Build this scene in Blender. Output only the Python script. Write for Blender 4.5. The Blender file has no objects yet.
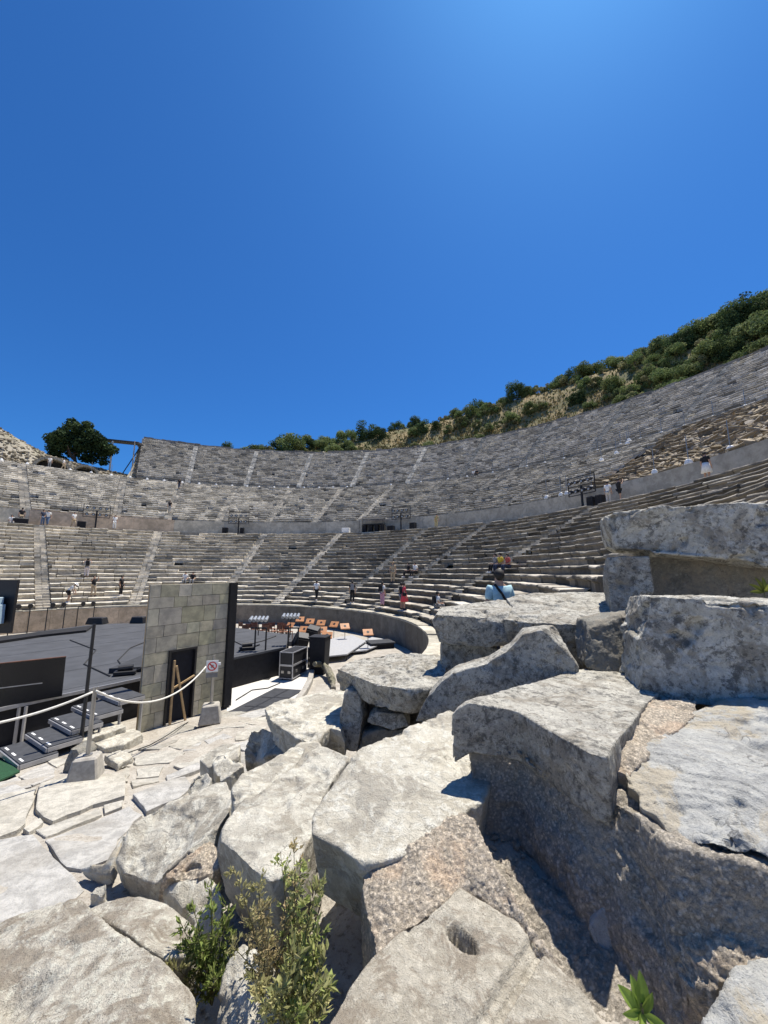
import bpy, bmesh, math, random
import numpy as np
from mathutils import Vector, Matrix
rng = np.random.default_rng(7); random.seed(7)
SC = bpy.context.scene
COL = SC.collection
R = math.radians
# ------------------------------------------------------------------ camera model used to place things
F = 384.0; TH = math.atan(60/384); CT, ST = math.cos(TH), math.sin(TH)
CX, CY = -14.0, 18.3                       # centre of the orchestra
def ray(u, v):
    X = (u-384)/F; Y = (512-v)/F
    return np.array([X, CT-Y*ST, ST+Y*CT])
def Pz(u, v, z): r = ray(u, v); return r*(z/r[2])
def Py(u, v, y): r = ray(u, v); return r*(y/r[1])
def Pslope(u, v, a=-2.35, b=-.165): r = ray(u, v); return r*(a/(r[2]-b*r[1]))
# tiers: r0, z0, r1, z1, rows
LOW = (16.6, -2.8, 31.5, 4.9, 20); MID = (33.5, 6.6, 49.0, 14.8, 22); UP = (50.5, 15.5, 64.0, 26.0, 24)
FLOOR = -4.35
def tier_hit(u, v, T):
    r = ray(u, v); k = (T[3]-T[1])/(T[2]-T[0])
    ts = np.linspace(4, 130, 12000); P = ts[:, None]*r/r[1]
    rr = np.hypot(P[:, 0]-CX, P[:, 1]-CY)
    ok = (rr > T[0]-.6) & (P[:, 2] <= T[1]+k*(rr-T[0])+.15)
    i = int(np.argmax(ok)); p = P[i]
    return rr[i], math.atan2(p[1]-CY, p[0]-CX)
def polar(r, a, z): return Vector((CX+r*math.cos(a), CY+r*math.sin(a), z))
def on_row(u, v, T, back=.45):
    r, a = tier_hit(u, v, T); n = T[4]; run = (T[2]-T[0])/n; rise = (T[3]-T[1])/n
    i = max(-1, min(n-1, int((r-T[0])/run)))
    if i < 0: return polar(T[0]-.25, a, T[1])
    return polar(T[0]+(i+back)*run, a, T[1]+(i+1)*rise)
def on_ring(u, rad, z):
    """point at radius rad from the orchestra centre on the azimuth of pixel column u (far side)"""
    v = 500.
    for _ in range(12):
        d = ray(u, v); k = d[0]/d[1]
        A = k*k+1; B = -2*(k*CX+CY); Cc = CX*CX+CY*CY-rad*rad
        y = (-B+math.sqrt(B*B-4*A*Cc))/(2*A); x = k*y
        dd = y*CT+z*ST; v = 512-F*(-y*ST+z*CT)/dd
    return Vector((x, y, z))
# ------------------------------------------------------------------ numpy value noise
def _hash(ix, iy, iz, seed):
    h = (ix*374761393 + iy*668265263 + iz*2147483647 + seed*974634777).astype(np.int64) & 0xFFFFFFFF
    h = ((h ^ (h >> 13))*1274126177) & 0xFFFFFFFF
    h = ((h ^ (h >> 16))*2246822519) & 0xFFFFFFFF
    return ((h ^ (h >> 15)) & 0xFFFFFF)/float(0xFFFFFF)
def vnoise(P, s, seed=0):
    Q = np.asarray(P, float)*s; I = np.floor(Q).astype(np.int64); f = Q-I; f = f*f*f*(f*(f*6-15)+10)
    out = 0
    for dx in (0, 1):
        for dy in (0, 1):
            for dz in (0, 1):
                w = (f[:, 0] if dx else 1-f[:, 0])*(f[:, 1] if dy else 1-f[:, 1])*(f[:, 2] if dz else 1-f[:, 2])
                out = out+w*_hash(I[:, 0]+dx, I[:, 1]+dy, I[:, 2]+dz, seed)
    return out*2-1
def fbm(P, s, o=4, seed=0, gain=.5):
    a = 1; t = 0; n = 0
    for i in range(o):
        t = t+a*vnoise(P, s*(2.03**i), seed+i*17); n += a; a *= gain
    return t/n
def smooth(x): x = np.clip(x, 0, 1); return x*x*(3-2*x)
# ------------------------------------------------------------------ object helpers
def tag(o, label=None, cat=None, group=None, kind=None):
    if label: o['label'] = label
    if cat: o['category'] = cat
    if group: o['group'] = group
    if kind: o['kind'] = kind
    return o
def empty(name, loc=(0, 0, 0), rz=0., parent=None):
    o = bpy.data.objects.new(name, None); COL.objects.link(o); o.location = loc; o.rotation_euler = (0, 0, rz)
    o.empty_display_size = .2
    if parent: o.parent = parent
    return o
def link(name, me, parent=None, loc=None):
    o = bpy.data.objects.new(name, me); COL.objects.link(o)
    if parent: o.parent = parent
    if loc is not None: o.location = loc
    return o
def mesh_from(name, V, Fc, mat=None, tone=None, smooth_=False):
    me = bpy.data.meshes.new(name); me.from_pydata([tuple(map(float, p)) for p in V], [], [tuple(map(int, q)) for q in Fc]); me.update()
    if mat: me.materials.append(mat)
    if tone is not None:
        at = me.attributes.new('tone', 'FLOAT_COLOR', 'POINT'); c = np.ones((len(V), 4), np.float32); c[:, :3] = np.asarray(tone, np.float32); at.data.foreach_set('color', c.ravel())
    if smooth_: me.polygons.foreach_set('use_smooth', [True]*len(me.polygons))
    return me
class MB:
    """collects boxes, bars, tubes into one mesh"""
    def __init__(s): s.V = []; s.F = []
    def add(s, V, Fc):
        n = len(s.V); s.V += [tuple(v) for v in V]; s.F += [tuple(i+n for i in f) for f in Fc]; return s
    def box(s, c, d, rz=0., M=None, taper=1.):
        x, y, z = d[0]/2, d[1]/2, d[2]/2
        V = [Vector((a*x*(taper if k > 0 else 1), b*y*(taper if k > 0 else 1), k*z)) for k in (-1, 1) for a, b in ((-1, -1), (1, -1), (1, 1), (-1, 1))]
        m = M if M is not None else Matrix.Rotation(rz, 3, 'Z')
        V = [m @ v + Vector(c) for v in V]
        return s.add(V, [(3, 2, 1, 0), (4, 5, 6, 7), (0, 1, 5, 4), (1, 2, 6, 5), (2, 3, 7, 6), (3, 0, 4, 7)])
    def bar(s, a, b, w, h=None):
        a, b = Vector(a), Vector(b); d = b-a; L = d.length; h = h or w
        q = d.to_track_quat('X', 'Z').to_matrix()
        return s.box((a+b)/2, (L, w, h), M=q)
    def tube(s, pts, rad, n=8, cap=True):
        pts = [Vector(p) for p in pts]; rad = rad if isinstance(rad, (list, tuple)) else [rad]*len(pts)
        V = []; Fc = []
        for i, p in enumerate(pts):
            d = (pts[min(i+1, len(pts)-1)]-pts[max(i-1, 0)]).normalized()
            up = Vector((0, 0, 1)) if abs(d.z) < .9 else Vector((1, 0, 0))
            a = d.cross(up).normalized(); b = d.cross(a)
            for k in range(n):
                t = 2*math.pi*k/n; V.append(p+(a*math.cos(t)+b*math.sin(t))*rad[i])
        for i in range(len(pts)-1):
            for k in range(n):
                k2 = (k+1) % n; Fc.append((i*n+k, i*n+k2, (i+1)*n+k2, (i+1)*n+k))
        if cap: Fc.append(tuple(range(n))[::-1]); Fc.append(tuple((len(pts)-1)*n+k for k in range(n)))
        return s.add(V, Fc)
    def build(s, name, mat, parent=None, loc=None, bevel=0., smooth_=False):
        me = mesh_from(name, s.V, s.F, mat, smooth_=smooth_)
        bm = bmesh.new(); bm.from_mesh(me)
        bmesh.ops.recalc_face_normals(bm, faces=bm.faces)
        if bevel: bmesh.ops.bevel(bm, geom=list(bm.edges), offset=bevel, segments=1, affect='EDGES', clamp_overlap=True)
        bm.to_mesh(me); bm.free()
        return link(name, me, parent, loc)
def copy_tree(o, parent=None):
    c = o.copy(); COL.objects.link(c)
    if parent: c.parent = parent
    for ch in list(o.children): copy_tree(ch, c)
    return c
def evaluated(o):
    dg = bpy.context.evaluated_depsgraph_get(); dg.update()
    me = bpy.data.meshes.new_from_object(o.evaluated_get(dg)); return me
# ------------------------------------------------------------------ materials
def new_mat(name):
    m = bpy.data.materials.new(name); m.use_nodes = True
    nt = m.node_tree; b = nt.nodes['Principled BSDF']; return m, nt, b
def N(nt, t, **kw):
    n = nt.nodes.new(t)
    for k, v in kw.items():
        if k in n.inputs: n.inputs[k].default_value = v
        else: setattr(n, k, v)
    return n
def mix(nt, fac, a, b, mode='MIX'):
    n = nt.nodes.new('ShaderNodeMix'); n.data_type = 'RGBA'; n.blend_type = mode
    for sock, val in ((n.inputs[0], fac), (n.inputs[6], a), (n.inputs[7], b)):
        if hasattr(val, 'node'): nt.links.new(val, sock)
        elif sock == n.inputs[0]: sock.default_value = val
        else: sock.default_value = (*val, 1) if len(val) == 3 else val
    return n.outputs[2]
def ramp(nt, src, a, b):
    n = nt.nodes.new('ShaderNodeMapRange'); n.interpolation_type = 'SMOOTHSTEP'; n.inputs[1].default_value = a; n.inputs[2].default_value = b
    nt.links.new(src, n.inputs[0]); return n.outputs[0]
def coords(nt, world=False):
    if world:
        return N(nt, 'ShaderNodeNewGeometry').outputs['Position']
    tc = N(nt, 'ShaderNodeTexCoord'); oi = N(nt, 'ShaderNodeObjectInfo')
    vm = N(nt, 'ShaderNodeVectorMath', operation='MULTIPLY_ADD'); vm.inputs[1].default_value = (1, 1, 1)
    sc = N(nt, 'ShaderNodeVectorMath', operation='SCALE'); sc.inputs[0].default_value = (37, 53, 29)
    nt.links.new(oi.outputs['Random'], sc.inputs['Scale'])
    nt.links.new(tc.outputs['Object'], vm.inputs[0]); nt.links.new(sc.outputs[0], vm.inputs[2])
    return vm.outputs[0]
def noise(nt, co, scale, detail=6, rough=.6, dist=0.):
    n = N(nt, 'ShaderNodeTexNoise'); n.inputs['Scale'].default_value = scale; n.inputs['Detail'].default_value = detail
    n.inputs['Roughness'].default_value = rough; n.inputs['Distortion'].default_value = dist
    nt.links.new(co, n.inputs['Vector']); return n.outputs['Fac']
def bump(nt, b, h, strength, dist, prev=None):
    n = N(nt, 'ShaderNodeBump'); n.inputs['Strength'].default_value = strength; n.inputs['Distance'].default_value = dist
    nt.links.new(h, n.inputs['Height'])
    if prev: nt.links.new(prev, n.inputs['Normal'])
    nt.links.new(n.outputs[0], b.inputs['Normal']); return n.outputs[0]
def math2(nt, op, a, b):
    n = N(nt, 'ShaderNodeMath', operation=op)
    for s_, v in zip(n.inputs, (a, b)):
        if hasattr(v, 'node'): nt.links.new(v, s_)
        else: s_.default_value = v
    return n.outputs[0]
def plain(name, c, rough=.6, metal=0., var=.15, sc=8., bmp=.1):
    m, nt, b = new_mat(name); co = coords(nt)
    n1 = noise(nt, co, sc, 5)
    col = mix(nt, ramp(nt, n1, .3, .7), tuple(x*(1-var) for x in c), tuple(min(1, x*(1+var)) for x in c))
    nt.links.new(col, b.inputs['Base Color']); b.inputs['Roughness'].default_value = rough; b.inputs['Metallic'].default_value = metal
    if bmp: bump(nt, b, noise(nt, co, sc*12, 3), bmp, .01)
    return m
def stone(name, base, light, dark=(.09, .09, .09), stain=(.3, .27, .23), lichen=.35, lsc=9., white=.4, sc=3.0, fine=1.0, pit=.5, streak=0.):
    m, nt, b = new_mat(name); co = coords(nt)
    big = noise(nt, co, sc, 7, .62, .3); mid = noise(nt, co, sc*4.3, 7, .65, .5); fin = noise(nt, co, sc*22, 5, .7)
    c = mix(nt, ramp(nt, big, .38, .62), base, light)
    c = mix(nt, math2(nt, 'MULTIPLY', ramp(nt, mid, .48, .62), white), c, tuple(min(.82, x*1.4) for x in light))
    wc = noise(nt, co, sc*9, 6, .75, .4); c = mix(nt, math2(nt, 'MULTIPLY', math2(nt, 'MULTIPLY', ramp(nt, wc, .52, .60), ramp(nt, mid, .42, .58)), white), c, (.74, .72, .66))
    st = noise(nt, co, sc*.7, 8, .7, .8)
    c = mix(nt, math2(nt, 'MULTIPLY', ramp(nt, st, .49, .58), .75), c, stain)
    # speckled surface
    c = mix(nt, math2(nt, 'MULTIPLY', ramp(nt, fin, .50, .70), .42), c, tuple(x*.55 for x in base))
    c = mix(nt, math2(nt, 'MULTIPLY', ramp(nt, fin, .46, .3), .3), c, tuple(min(.8, x*1.25) for x in light))
    # dark lichen: clustered blotches
    l1 = noise(nt, co, lsc, 9, .78, .3); l2 = noise(nt, co, lsc*.22, 3, .5)
    lm = math2(nt, 'MULTIPLY', ramp(nt, l1, .485, .60), ramp(nt, l2, .60-.32*lichen, .74-.32*lichen))
    l3 = noise(nt, co, lsc*3.2, 4, .6, .3); lm = math2(nt, 'MAXIMUM', lm, math2(nt, 'MULTIPLY', math2(nt, 'MULTIPLY', ramp(nt, l3, .56, .62), ramp(nt, l1, .40, .52)), min(1., lichen*1.1)))
    dk = mix(nt, fin, tuple(x*.5 for x in dark), tuple(x*1.9 for x in dark))
    c = mix(nt, math2(nt, 'MULTIPLY', lm, min(.85, .4+.45*lichen)), c, dk)
    # round pale lichen
    vo = N(nt, 'ShaderNodeTexVoronoi'); vo.inputs['Scale'].default_value = lsc*1.3; nt.links.new(co, vo.inputs['Vector'])
    pm = math2(nt, 'MULTIPLY', ramp(nt, vo.outputs['Distance'], .28, .2), ramp(nt, l2, .45, .6))
    c = mix(nt, math2(nt, 'MULTIPLY', pm, .35*lichen+.08), c, (.5, .5, .47))
    # hairline cracks
    ve = N(nt, 'ShaderNodeTexVoronoi'); ve.feature = 'DISTANCE_TO_EDGE'; ve.inputs['Scale'].default_value = sc*.55
    dn = N(nt, 'ShaderNodeTexNoise'); dn.inputs['Scale'].default_value = sc*1.5; dn.inputs['Detail'].default_value = 6; nt.links.new(co, dn.inputs['Vector'])
    va = N(nt, 'ShaderNodeVectorMath', operation='MULTIPLY_ADD'); va.inputs[1].default_value = (.5, .5, .5); nt.links.new(dn.outputs['Color'], va.inputs[0]); nt.links.new(co, va.inputs[2]); nt.links.new(va.outputs[0], ve.inputs['Vector'])
    ck = math2(nt, 'MULTIPLY', ramp(nt, ve.outputs['Distance'], .012, .003), ramp(nt, big, .46, .56))
    c = mix(nt, math2(nt, 'MULTIPLY', ck, .7), c, tuple(x*.4 for x in base))
    if streak:
        mp = N(nt, 'ShaderNodeMapping'); mp.inputs['Scale'].default_value = (1.2, 7, 4); mp.inputs['Rotation'].default_value = (0, .3, .6); nt.links.new(co, mp.inputs['Vector'])
        sn = noise(nt, mp.outputs[0], 2.4, 5, .6, .8)
        c = mix(nt, math2(nt, 'MULTIPLY', ramp(nt, sn, .5, .66), streak), c, tuple(x*.62 for x in base))
    c = mix(nt, 1., c, (.86, .85, .79), 'MULTIPLY')
    nt.links.new(c, b.inputs['Base Color']); b.inputs['Roughness'].default_value = .85; b.inputs['Specular IOR Level'].default_value = .25
    p = bump(nt, b, mid, .8*fine, .035); p = bump(nt, b, fin, .85*fine, .012, p)
    v2 = N(nt, 'ShaderNodeTexVoronoi'); v2.inputs['Scale'].default_value = 60; nt.links.new(co, v2.inputs['Vector'])
    bump(nt, b, math2(nt, 'MULTIPLY', ramp(nt, v2.outputs['Distance'], .1, .35), 1.), pit, .006, p)
    return m
def mortar(name, base, peb, pink, sc=1.):
    m, nt, b = new_mat(name); co = coords(nt)
    vo = N(nt, 'ShaderNodeTexVoronoi'); vo.inputs['Scale'].default_value = 38*sc; vo.inputs['Randomness'].default_value = 1; nt.links.new(co, vo.inputs['Vector'])
    big = noise(nt, co, 3.2, 5, .6, .4); mid = noise(nt, co, 26*sc, 7, .7, .6); fin = noise(nt, co, 110*sc, 4, .7)
    vo2 = N(nt, 'ShaderNodeTexVoronoi'); vo2.inputs['Scale'].default_value = 95*sc; nt.links.new(co, vo2.inputs['Vector'])
    c = mix(nt, ramp(nt, vo.outputs['Distance'], .18, .5), tuple(x*1.25 for x in peb), tuple(x*.6 for x in base)); c = mix(nt, math2(nt, 'MULTIPLY', ramp(nt, vo2.outputs['Distance'], .3, .1), .5), c, tuple(x*1.3 for x in peb)); c = mix(nt, .35, c, base); c = mix(nt, math2(nt, 'MULTIPLY', ramp(nt, mid, .45, .65), .5), c, tuple(x*1.25 for x in peb))
    c = mix(nt, math2(nt, 'MULTIPLY', ramp(nt, mid, .45, .33), .6), c, tuple(x*.35 for x in base)); c = mix(nt, math2(nt, 'MULTIPLY', ramp(nt, fin, .5, .7), .65), c, tuple(x*.45 for x in base))
    c = mix(nt, math2(nt, 'MULTIPLY', ramp(nt, big, .5, .66), .55), c, pink)
    c = mix(nt, 1., c, (1.24, 1.15, 1.0), 'MULTIPLY')
    nt.links.new(c, b.inputs['Base Color']); b.inputs['Roughness'].default_value = .95; b.inputs['Specular IOR Level'].default_value = .15
    p = bump(nt, b, mid, 1., .07); p = bump(nt, b, vo.outputs['Distance'], -.9, .02, p); p = bump(nt, b, vo.outputs['Distance'], -.6, .02, p) if False else p
    bump(nt, b, fin, .9, .012, p); return m
def toned(name, rough=.9, sc=1., lich=.4, bmp=.6, world=True, gain=1.):
    """material that takes its colour per block from the mesh and weathers it"""
    m, nt, b = new_mat(name); co = coords(nt, world)
    at = N(nt, 'ShaderNodeAttribute'); at.attribute_name = 'tone'
    n1 = noise(nt, co, 2.2*sc, 6, .7, .4); n2 = noise(nt, co, 9*sc, 5, .7); n3 = noise(nt, co, .35*sc, 3, .5)
    c = mix(nt, ramp(nt, n1, .38, .62), (.80*gain,)*3, (1.14*gain,)*3); c = mix(nt, 1., at.outputs['Color'], c, 'MULTIPLY')
    c = mix(nt, math2(nt, 'MULTIPLY', ramp(nt, n2, .53, .66), lich), c, (.085, .083, .078))
    c = mix(nt, math2(nt, 'MULTIPLY', ramp(nt, n3, .5, .7), .25), c, (.24, .21, .16)); c = mix(nt, 1., c, (.93, .895, .825), 'MULTIPLY')
    nt.links.new(c, b.inputs['Base Color']); b.inputs['Roughness'].default_value = rough; b.inputs['Specular IOR Level'].default_value = .2
    if bmp: p = bump(nt, b, n2, bmp, .06)
    return m
def leafmat(name, rough=.85, trans=.25):
    m, nt, b = new_mat(name)
    at = N(nt, 'ShaderNodeAttribute'); at.attribute_name = 'tone'
    oi = N(nt, 'ShaderNodeObjectInfo')
    hs = N(nt, 'ShaderNodeHueSaturation'); nt.links.new(at.outputs['Color'], hs.inputs['Color'])
    mr = N(nt, 'ShaderNodeMapRange'); mr.inputs[3].default_value = .75; mr.inputs[4].default_value = 1.3; nt.links.new(oi.outputs['Random'], mr.inputs[0]); nt.links.new(mr.outputs[0], hs.inputs['Value'])
    nt.links.new(hs.outputs[0], b.inputs['Base Color']); b.inputs['Roughness'].default_value = rough; b.inputs['Specular IOR Level'].default_value = .08
    tr = N(nt, 'ShaderNodeBsdfTranslucent'); nt.links.new(hs.outputs[0], tr.inputs['Color'])
    ms = N(nt, 'ShaderNodeMixShader'); ms.inputs[0].default_value = trans
    out = nt.nodes['Material Output']
    nt.links.new(b.outputs[0], ms.inputs[1]); nt.links.new(tr.outputs[0], ms.inputs[2]); nt.links.new(ms.outputs[0], out.inputs['Surface'])
    return m
M = {}
M['seat'] = toned('weathered_marble_seats', lich=.32)
M['stair'] = toned('worn_stair_stone', lich=.25)
M['conc'] = toned('old_concrete', lich=.12, sc=.7, bmp=.25)
M['podium'] = toned('stained_podium_stone', lich=.25, sc=.8, bmp=.3)
M['rubble'] = toned('loose_rubble_stone', lich=.3)
M['slab'] = toned('marble_paving', lich=.22, sc=2.6, bmp=.6, gain=.95)
M['leaf'] = leafmat('leaves')
M['herb'] = leafmat('herb_leaves', .6, .4)
M['bark'] = plain('bark', (.09, .065, .045), .9, var=.4, sc=6, bmp=.6)
M['black'] = plain('black_paint', (.012, .012, .014), .55, var=.3)
M['fabric'] = plain('black_cloth', (.010, .010, .012), .9, var=.3)
M['deck'] = plain('dark_grey_stage_deck', (.055, .058, .065), .75, var=.18, sc=1.5)
M['tread'] = plain('dark_grey_step_deck', (.045, .047, .052), .7, var=.2, sc=6)
M['alu'] = plain('aluminium', (.42, .42, .43), .45, .6, var=.1)
M['steel'] = plain('brushed_steel', (.33, .32, .30), .4, .7, var=.1)
M['white'] = plain('white_paint', (.75, .75, .73), .6, var=.06)
M['tape'] = plain('white_tape', (.78, .78, .76), .7, var=.05)
M['rope'] = plain('white_rope', (.66, .64, .58), .9, var=.12, sc=40)
M['block'] = plain('cast_concrete', (.36, .335, .29), .9, var=.2, sc=9, bmp=.5)
M['timber'] = plain('raw_timber', (.42, .29, .15), .7, var=.2, sc=5)
M['desk'] = plain('orange_wood', (.52, .24, .10), .5, var=.2, sc=5)
M['brown'] = plain('brown_wood', (.20, .085, .045), .5, var=.3, sc=5)
M['navy'] = plain('dark_door_cloth', (.006, .008, .016), .8, var=.3)
M['screen'] = plain('screen_glass', (.008, .009, .012), .25, var=.2)
M['blue'] = plain('pale_blue_panel', (.42, .55, .62), .5, var=.1)
M['green'] = plain('green_carpet', (.012, .06, .022), .95, var=.3, sc=30, bmp=.5)
M['red'] = plain('red_paint', (.55, .035, .03), .5, var=.05)
M['riser'] = plain('grey_riser_top', (.36, .36, .36), .6, var=.08)
M['lamp'] = plain('silver_lamp', (.34, .36, .38), .35, .4, var=.1)
M['cable'] = plain('cable', (.02, .02, .02), .7)
# ================================================================== ground
NEAR = np.array([(-4,4,-3.045),(-2.6,3,-2.90),(-1.6,2.6,-2.85),(-1,3.2,-2.9),(-.2,3,-2.65),(0,1.8,-2.75),(1,1.8,-2.15),(2,2,-2.3),(.6,3.2,-2.05),
 (0,5,-2.6),(-1,6,-3.05),(-2.2,7,-3.5),(1,5,-2.3),(2,4,-1.8),(3,4,-1.5),(3.5,7,-1.3),(1.3,8.5,-2.9),(0,10,-3.7),(-1,14,-4.4),(4.5,9,-1.4),(1,13,-4.3),(2.2,11,-3.4),
 (-6,5,-3.210),(-4,8,-3.705),(-6.5,8,-3.705),(-3,10,-4.035),(-6,11.2,-4.233),(-9,9,-3.870),(-2,5,-3.210),(-3,6,-3.375),(-4,6,-3.375),(-5,7,-3.540),(-4.5,10,-4.035),(-3,8,-3.705),(-5,4,-3.045),(-3,4.5,-3.128),(-4,5,-3.210),(-5,9,-3.870),(-2.2,6,-3.375),(-3.5,9,-3.870),(-6,6.5,-3.458),(-5.5,5.8,-3.342),(-5,13.5,-4.33),(-2.5,12.5,-4.33),(-8,12,-4.33),(0,0,-1.75),(-2,0,-2.1),(2,0,-1.6),(0,-3,-1.8),(-5,0,-2.7),(5,2,-1.2)])
def ground_z(x, y):
    x = np.asarray(x, float); y = np.asarray(y, float)
    r = np.hypot(x-CX, y-CY); a = np.degrees(np.arctan2(y-CY, x-CX)); a = np.where(a < -120, a+360, a)
    base = np.interp(r, [0, 17.0, 18.6, 19.2, 31.5, 33.2, 33.4, 49, 50.5, 64], [FLOOR, FLOOR, -2.6, -2.4, 3.6, 4.6, 5.3, 13.4, 14.4, 24.8])
    H = np.interp(a, [0, 15, 26, 44, 60, 78, 92, 105, 113, 122], [37, 38, 40, 42.0, 41.0, 38.0, 34, 29.5, 26.2, 24.6])
    hill = 25.2+(H-25.2)*smooth((r-64.6)/20)-.22*np.maximum(r-86, 0)
    z = np.where(r > 64, np.where(r < 65, 24.8+(r-64)*.4, hill), base)
    hl = np.interp(a, [122, 128, 134, 140, 150, 168], [17.6, 18.4, 19.3, 22.6, 25.5, 26])
    zl = np.where(r > 50.4, 14.6+(hl-14.6)*smooth((r-50.4)/11.5)-.12*np.maximum(r-64, 0), base)
    z = np.where(a > 122.3, zl, z)
    # outside the ends of the bowl
    w_in = smooth((a+30)/4.)*smooth((172-a)/4.)
    out = np.where(y < 14, np.maximum(FLOOR, -2.35-.165*np.maximum(y, 0)), FLOOR)+np.where(a < 0, np.clip((r-24)*.25, 0, 5), 0)*smooth((x-3)/6)
    out = np.where(r < 15.9, np.minimum(out, FLOOR+np.maximum(0, 0*r)), out)
    z = np.where(r < 15.9, FLOOR, z*w_in+out*(1-w_in))
    d = np.hypot(x, y)
    w = 1-smooth((d-10.5)/5.5)
    P = np.stack([x.ravel(), y.ravel()], 1); D = ((P[:, None, :]-NEAR[None, :, :2])**2).sum(2)+.02
    W = D**-1.6; zn = ((W*NEAR[:, 2]).sum(1)/W.sum(1)).reshape(x.shape)
    z = np.where(d < 17, zn*w+z*(1-w), z)
    return z
def gz(x, y): return float(ground_z(np.array([x]), np.array([y]))[0])
def build_ground():
    n = 420; t = np.linspace(-1, 1, n); s = np.sinh(t*4.6)/math.sinh(4.6)
    xs = s*700; ys = s*700+6
    # add an even fine band over the theatre
    xs = np.unique(np.concatenate([xs, np.linspace(-75, 70, 170)])); ys = np.unique(np.concatenate([ys, np.linspace(8, 120, 140)]))
    X, Y = np.meshgrid(xs, ys); Z = np.zeros_like(X)
    for i in range(0, X.shape[0], 40): Z[i:i+40] = ground_z(X[i:i+40], Y[i:i+40])
    P = np.stack([X.ravel(), Y.ravel(), Z.ravel()], 1)
    rr = np.hypot(P[:, 0]-CX, P[:, 1]-CY); d = np.hypot(P[:, 0], P[:, 1])
    P[:, 2] += np.where(rr > 50, .5, 0)*fbm(P*[1, 1, 0], .12, 4, 3)+np.where((d < 14) & (d > 0), .05, 0)*fbm(P*[1, 1, 0], 1.5, 4, 4)
    P[:, 2] = np.where(d > 130, np.minimum(P[:, 2], 30), P[:, 2])
    ny, nx = X.shape; idx = np.arange(ny*nx).reshape(ny, nx)
    Fc = np.stack([idx[:-1, :-1], idx[:-1, 1:], idx[1:, 1:], idx[1:, :-1]], -1).reshape(-1, 4)
    m, nt, b = new_mat('ground_earth'); co = coords(nt, True)
    n1 = noise(nt, co, .16, 6, .65, .3); n2 = noise(nt, co, 2.5, 6, .7); n3 = noise(nt, co, 26, 5, .7)
    sep = N(nt, 'ShaderNodeSeparateXYZ'); nt.links.new(co, sep.inputs[0])
    hillc = mix(nt, ramp(nt, n1, .42, .58), (.31, .24, .125), (.155, .155, .075)); hillc = mix(nt, ramp(nt, n2, .45, .7), hillc, (.28, .235, .15))
    hillc = mix(nt, ramp(nt, sep.outputs['X'], -32, -42), hillc, mix(nt, ramp(nt, n1, .45, .6), (.33, .30, .24), (.25, .235, .165)))
    low = mix(nt, ramp(nt, n2, .35, .65), (.34, .31, .265), (.45, .42, .365)); low = mix(nt, ramp(nt, n3, .5, .7), low, (.22, .19, .155))
    c = mix(nt, ramp(nt, sep.outputs['Z'], 12, 16), low, hillc)
    nt.links.new(c, b.inputs['Base Color']); b.inputs['Roughness'].default_value = .95; b.inputs['Specular IOR Level'].default_value = .1
    p = bump(nt, b, n2, .6, .12); bump(nt, b, n3, .7, .02, p)
    me = bpy.data.meshes.new('ground'); me.from_pydata(P.tolist(), [], Fc.tolist()); me.materials.append(m); me.polygons.foreach_set('use_smooth', [True]*len(me.polygons))
    tag(link('ground', me), kind='structure')
build_ground()
# ================================================================== the seating bowl
theatre = empty('ancient_theatre', (CX, CY, FLOOR))
tag(theatre, 'vast curved stone seating of the ancient theatre filling the hillside', 'theatre')
OFF = np.array([CX, CY, FLOOR])
def part(name, V, Fc, mat, tone=None, sm=False):
    return link(name, mesh_from(name, np.asarray(V, float)-OFF, Fc, mat, tone, sm), theatre)
STAIR = {'L': [150., 135.6, 115.5, 92.6, 74.2, 53., 38.5, 18.], 'M': [157., 147., 137.5, 123.6, 114.3, 104., 93., 82.2, 71.3, 60.5, 49.5, 38.], 'U': [113.2, 102.4, 91.8, 80.6, 69., 58., 47., 36., 25.]}
SW = .45    # half width of a stair
def tone_for(key, a, k):
    """average stone colour by tier and angle: warm beige on the left, cool grey on the right and high up; riser shade painted into the lower right"""
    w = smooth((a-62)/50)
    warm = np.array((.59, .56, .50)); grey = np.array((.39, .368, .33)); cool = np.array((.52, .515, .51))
    if key == 'L': c = grey*(1-w)+warm*w  # right side darker: shade of the risers is part of the tone
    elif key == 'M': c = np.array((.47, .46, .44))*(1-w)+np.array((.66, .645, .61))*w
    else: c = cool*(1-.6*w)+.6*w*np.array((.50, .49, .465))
    return c
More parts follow.
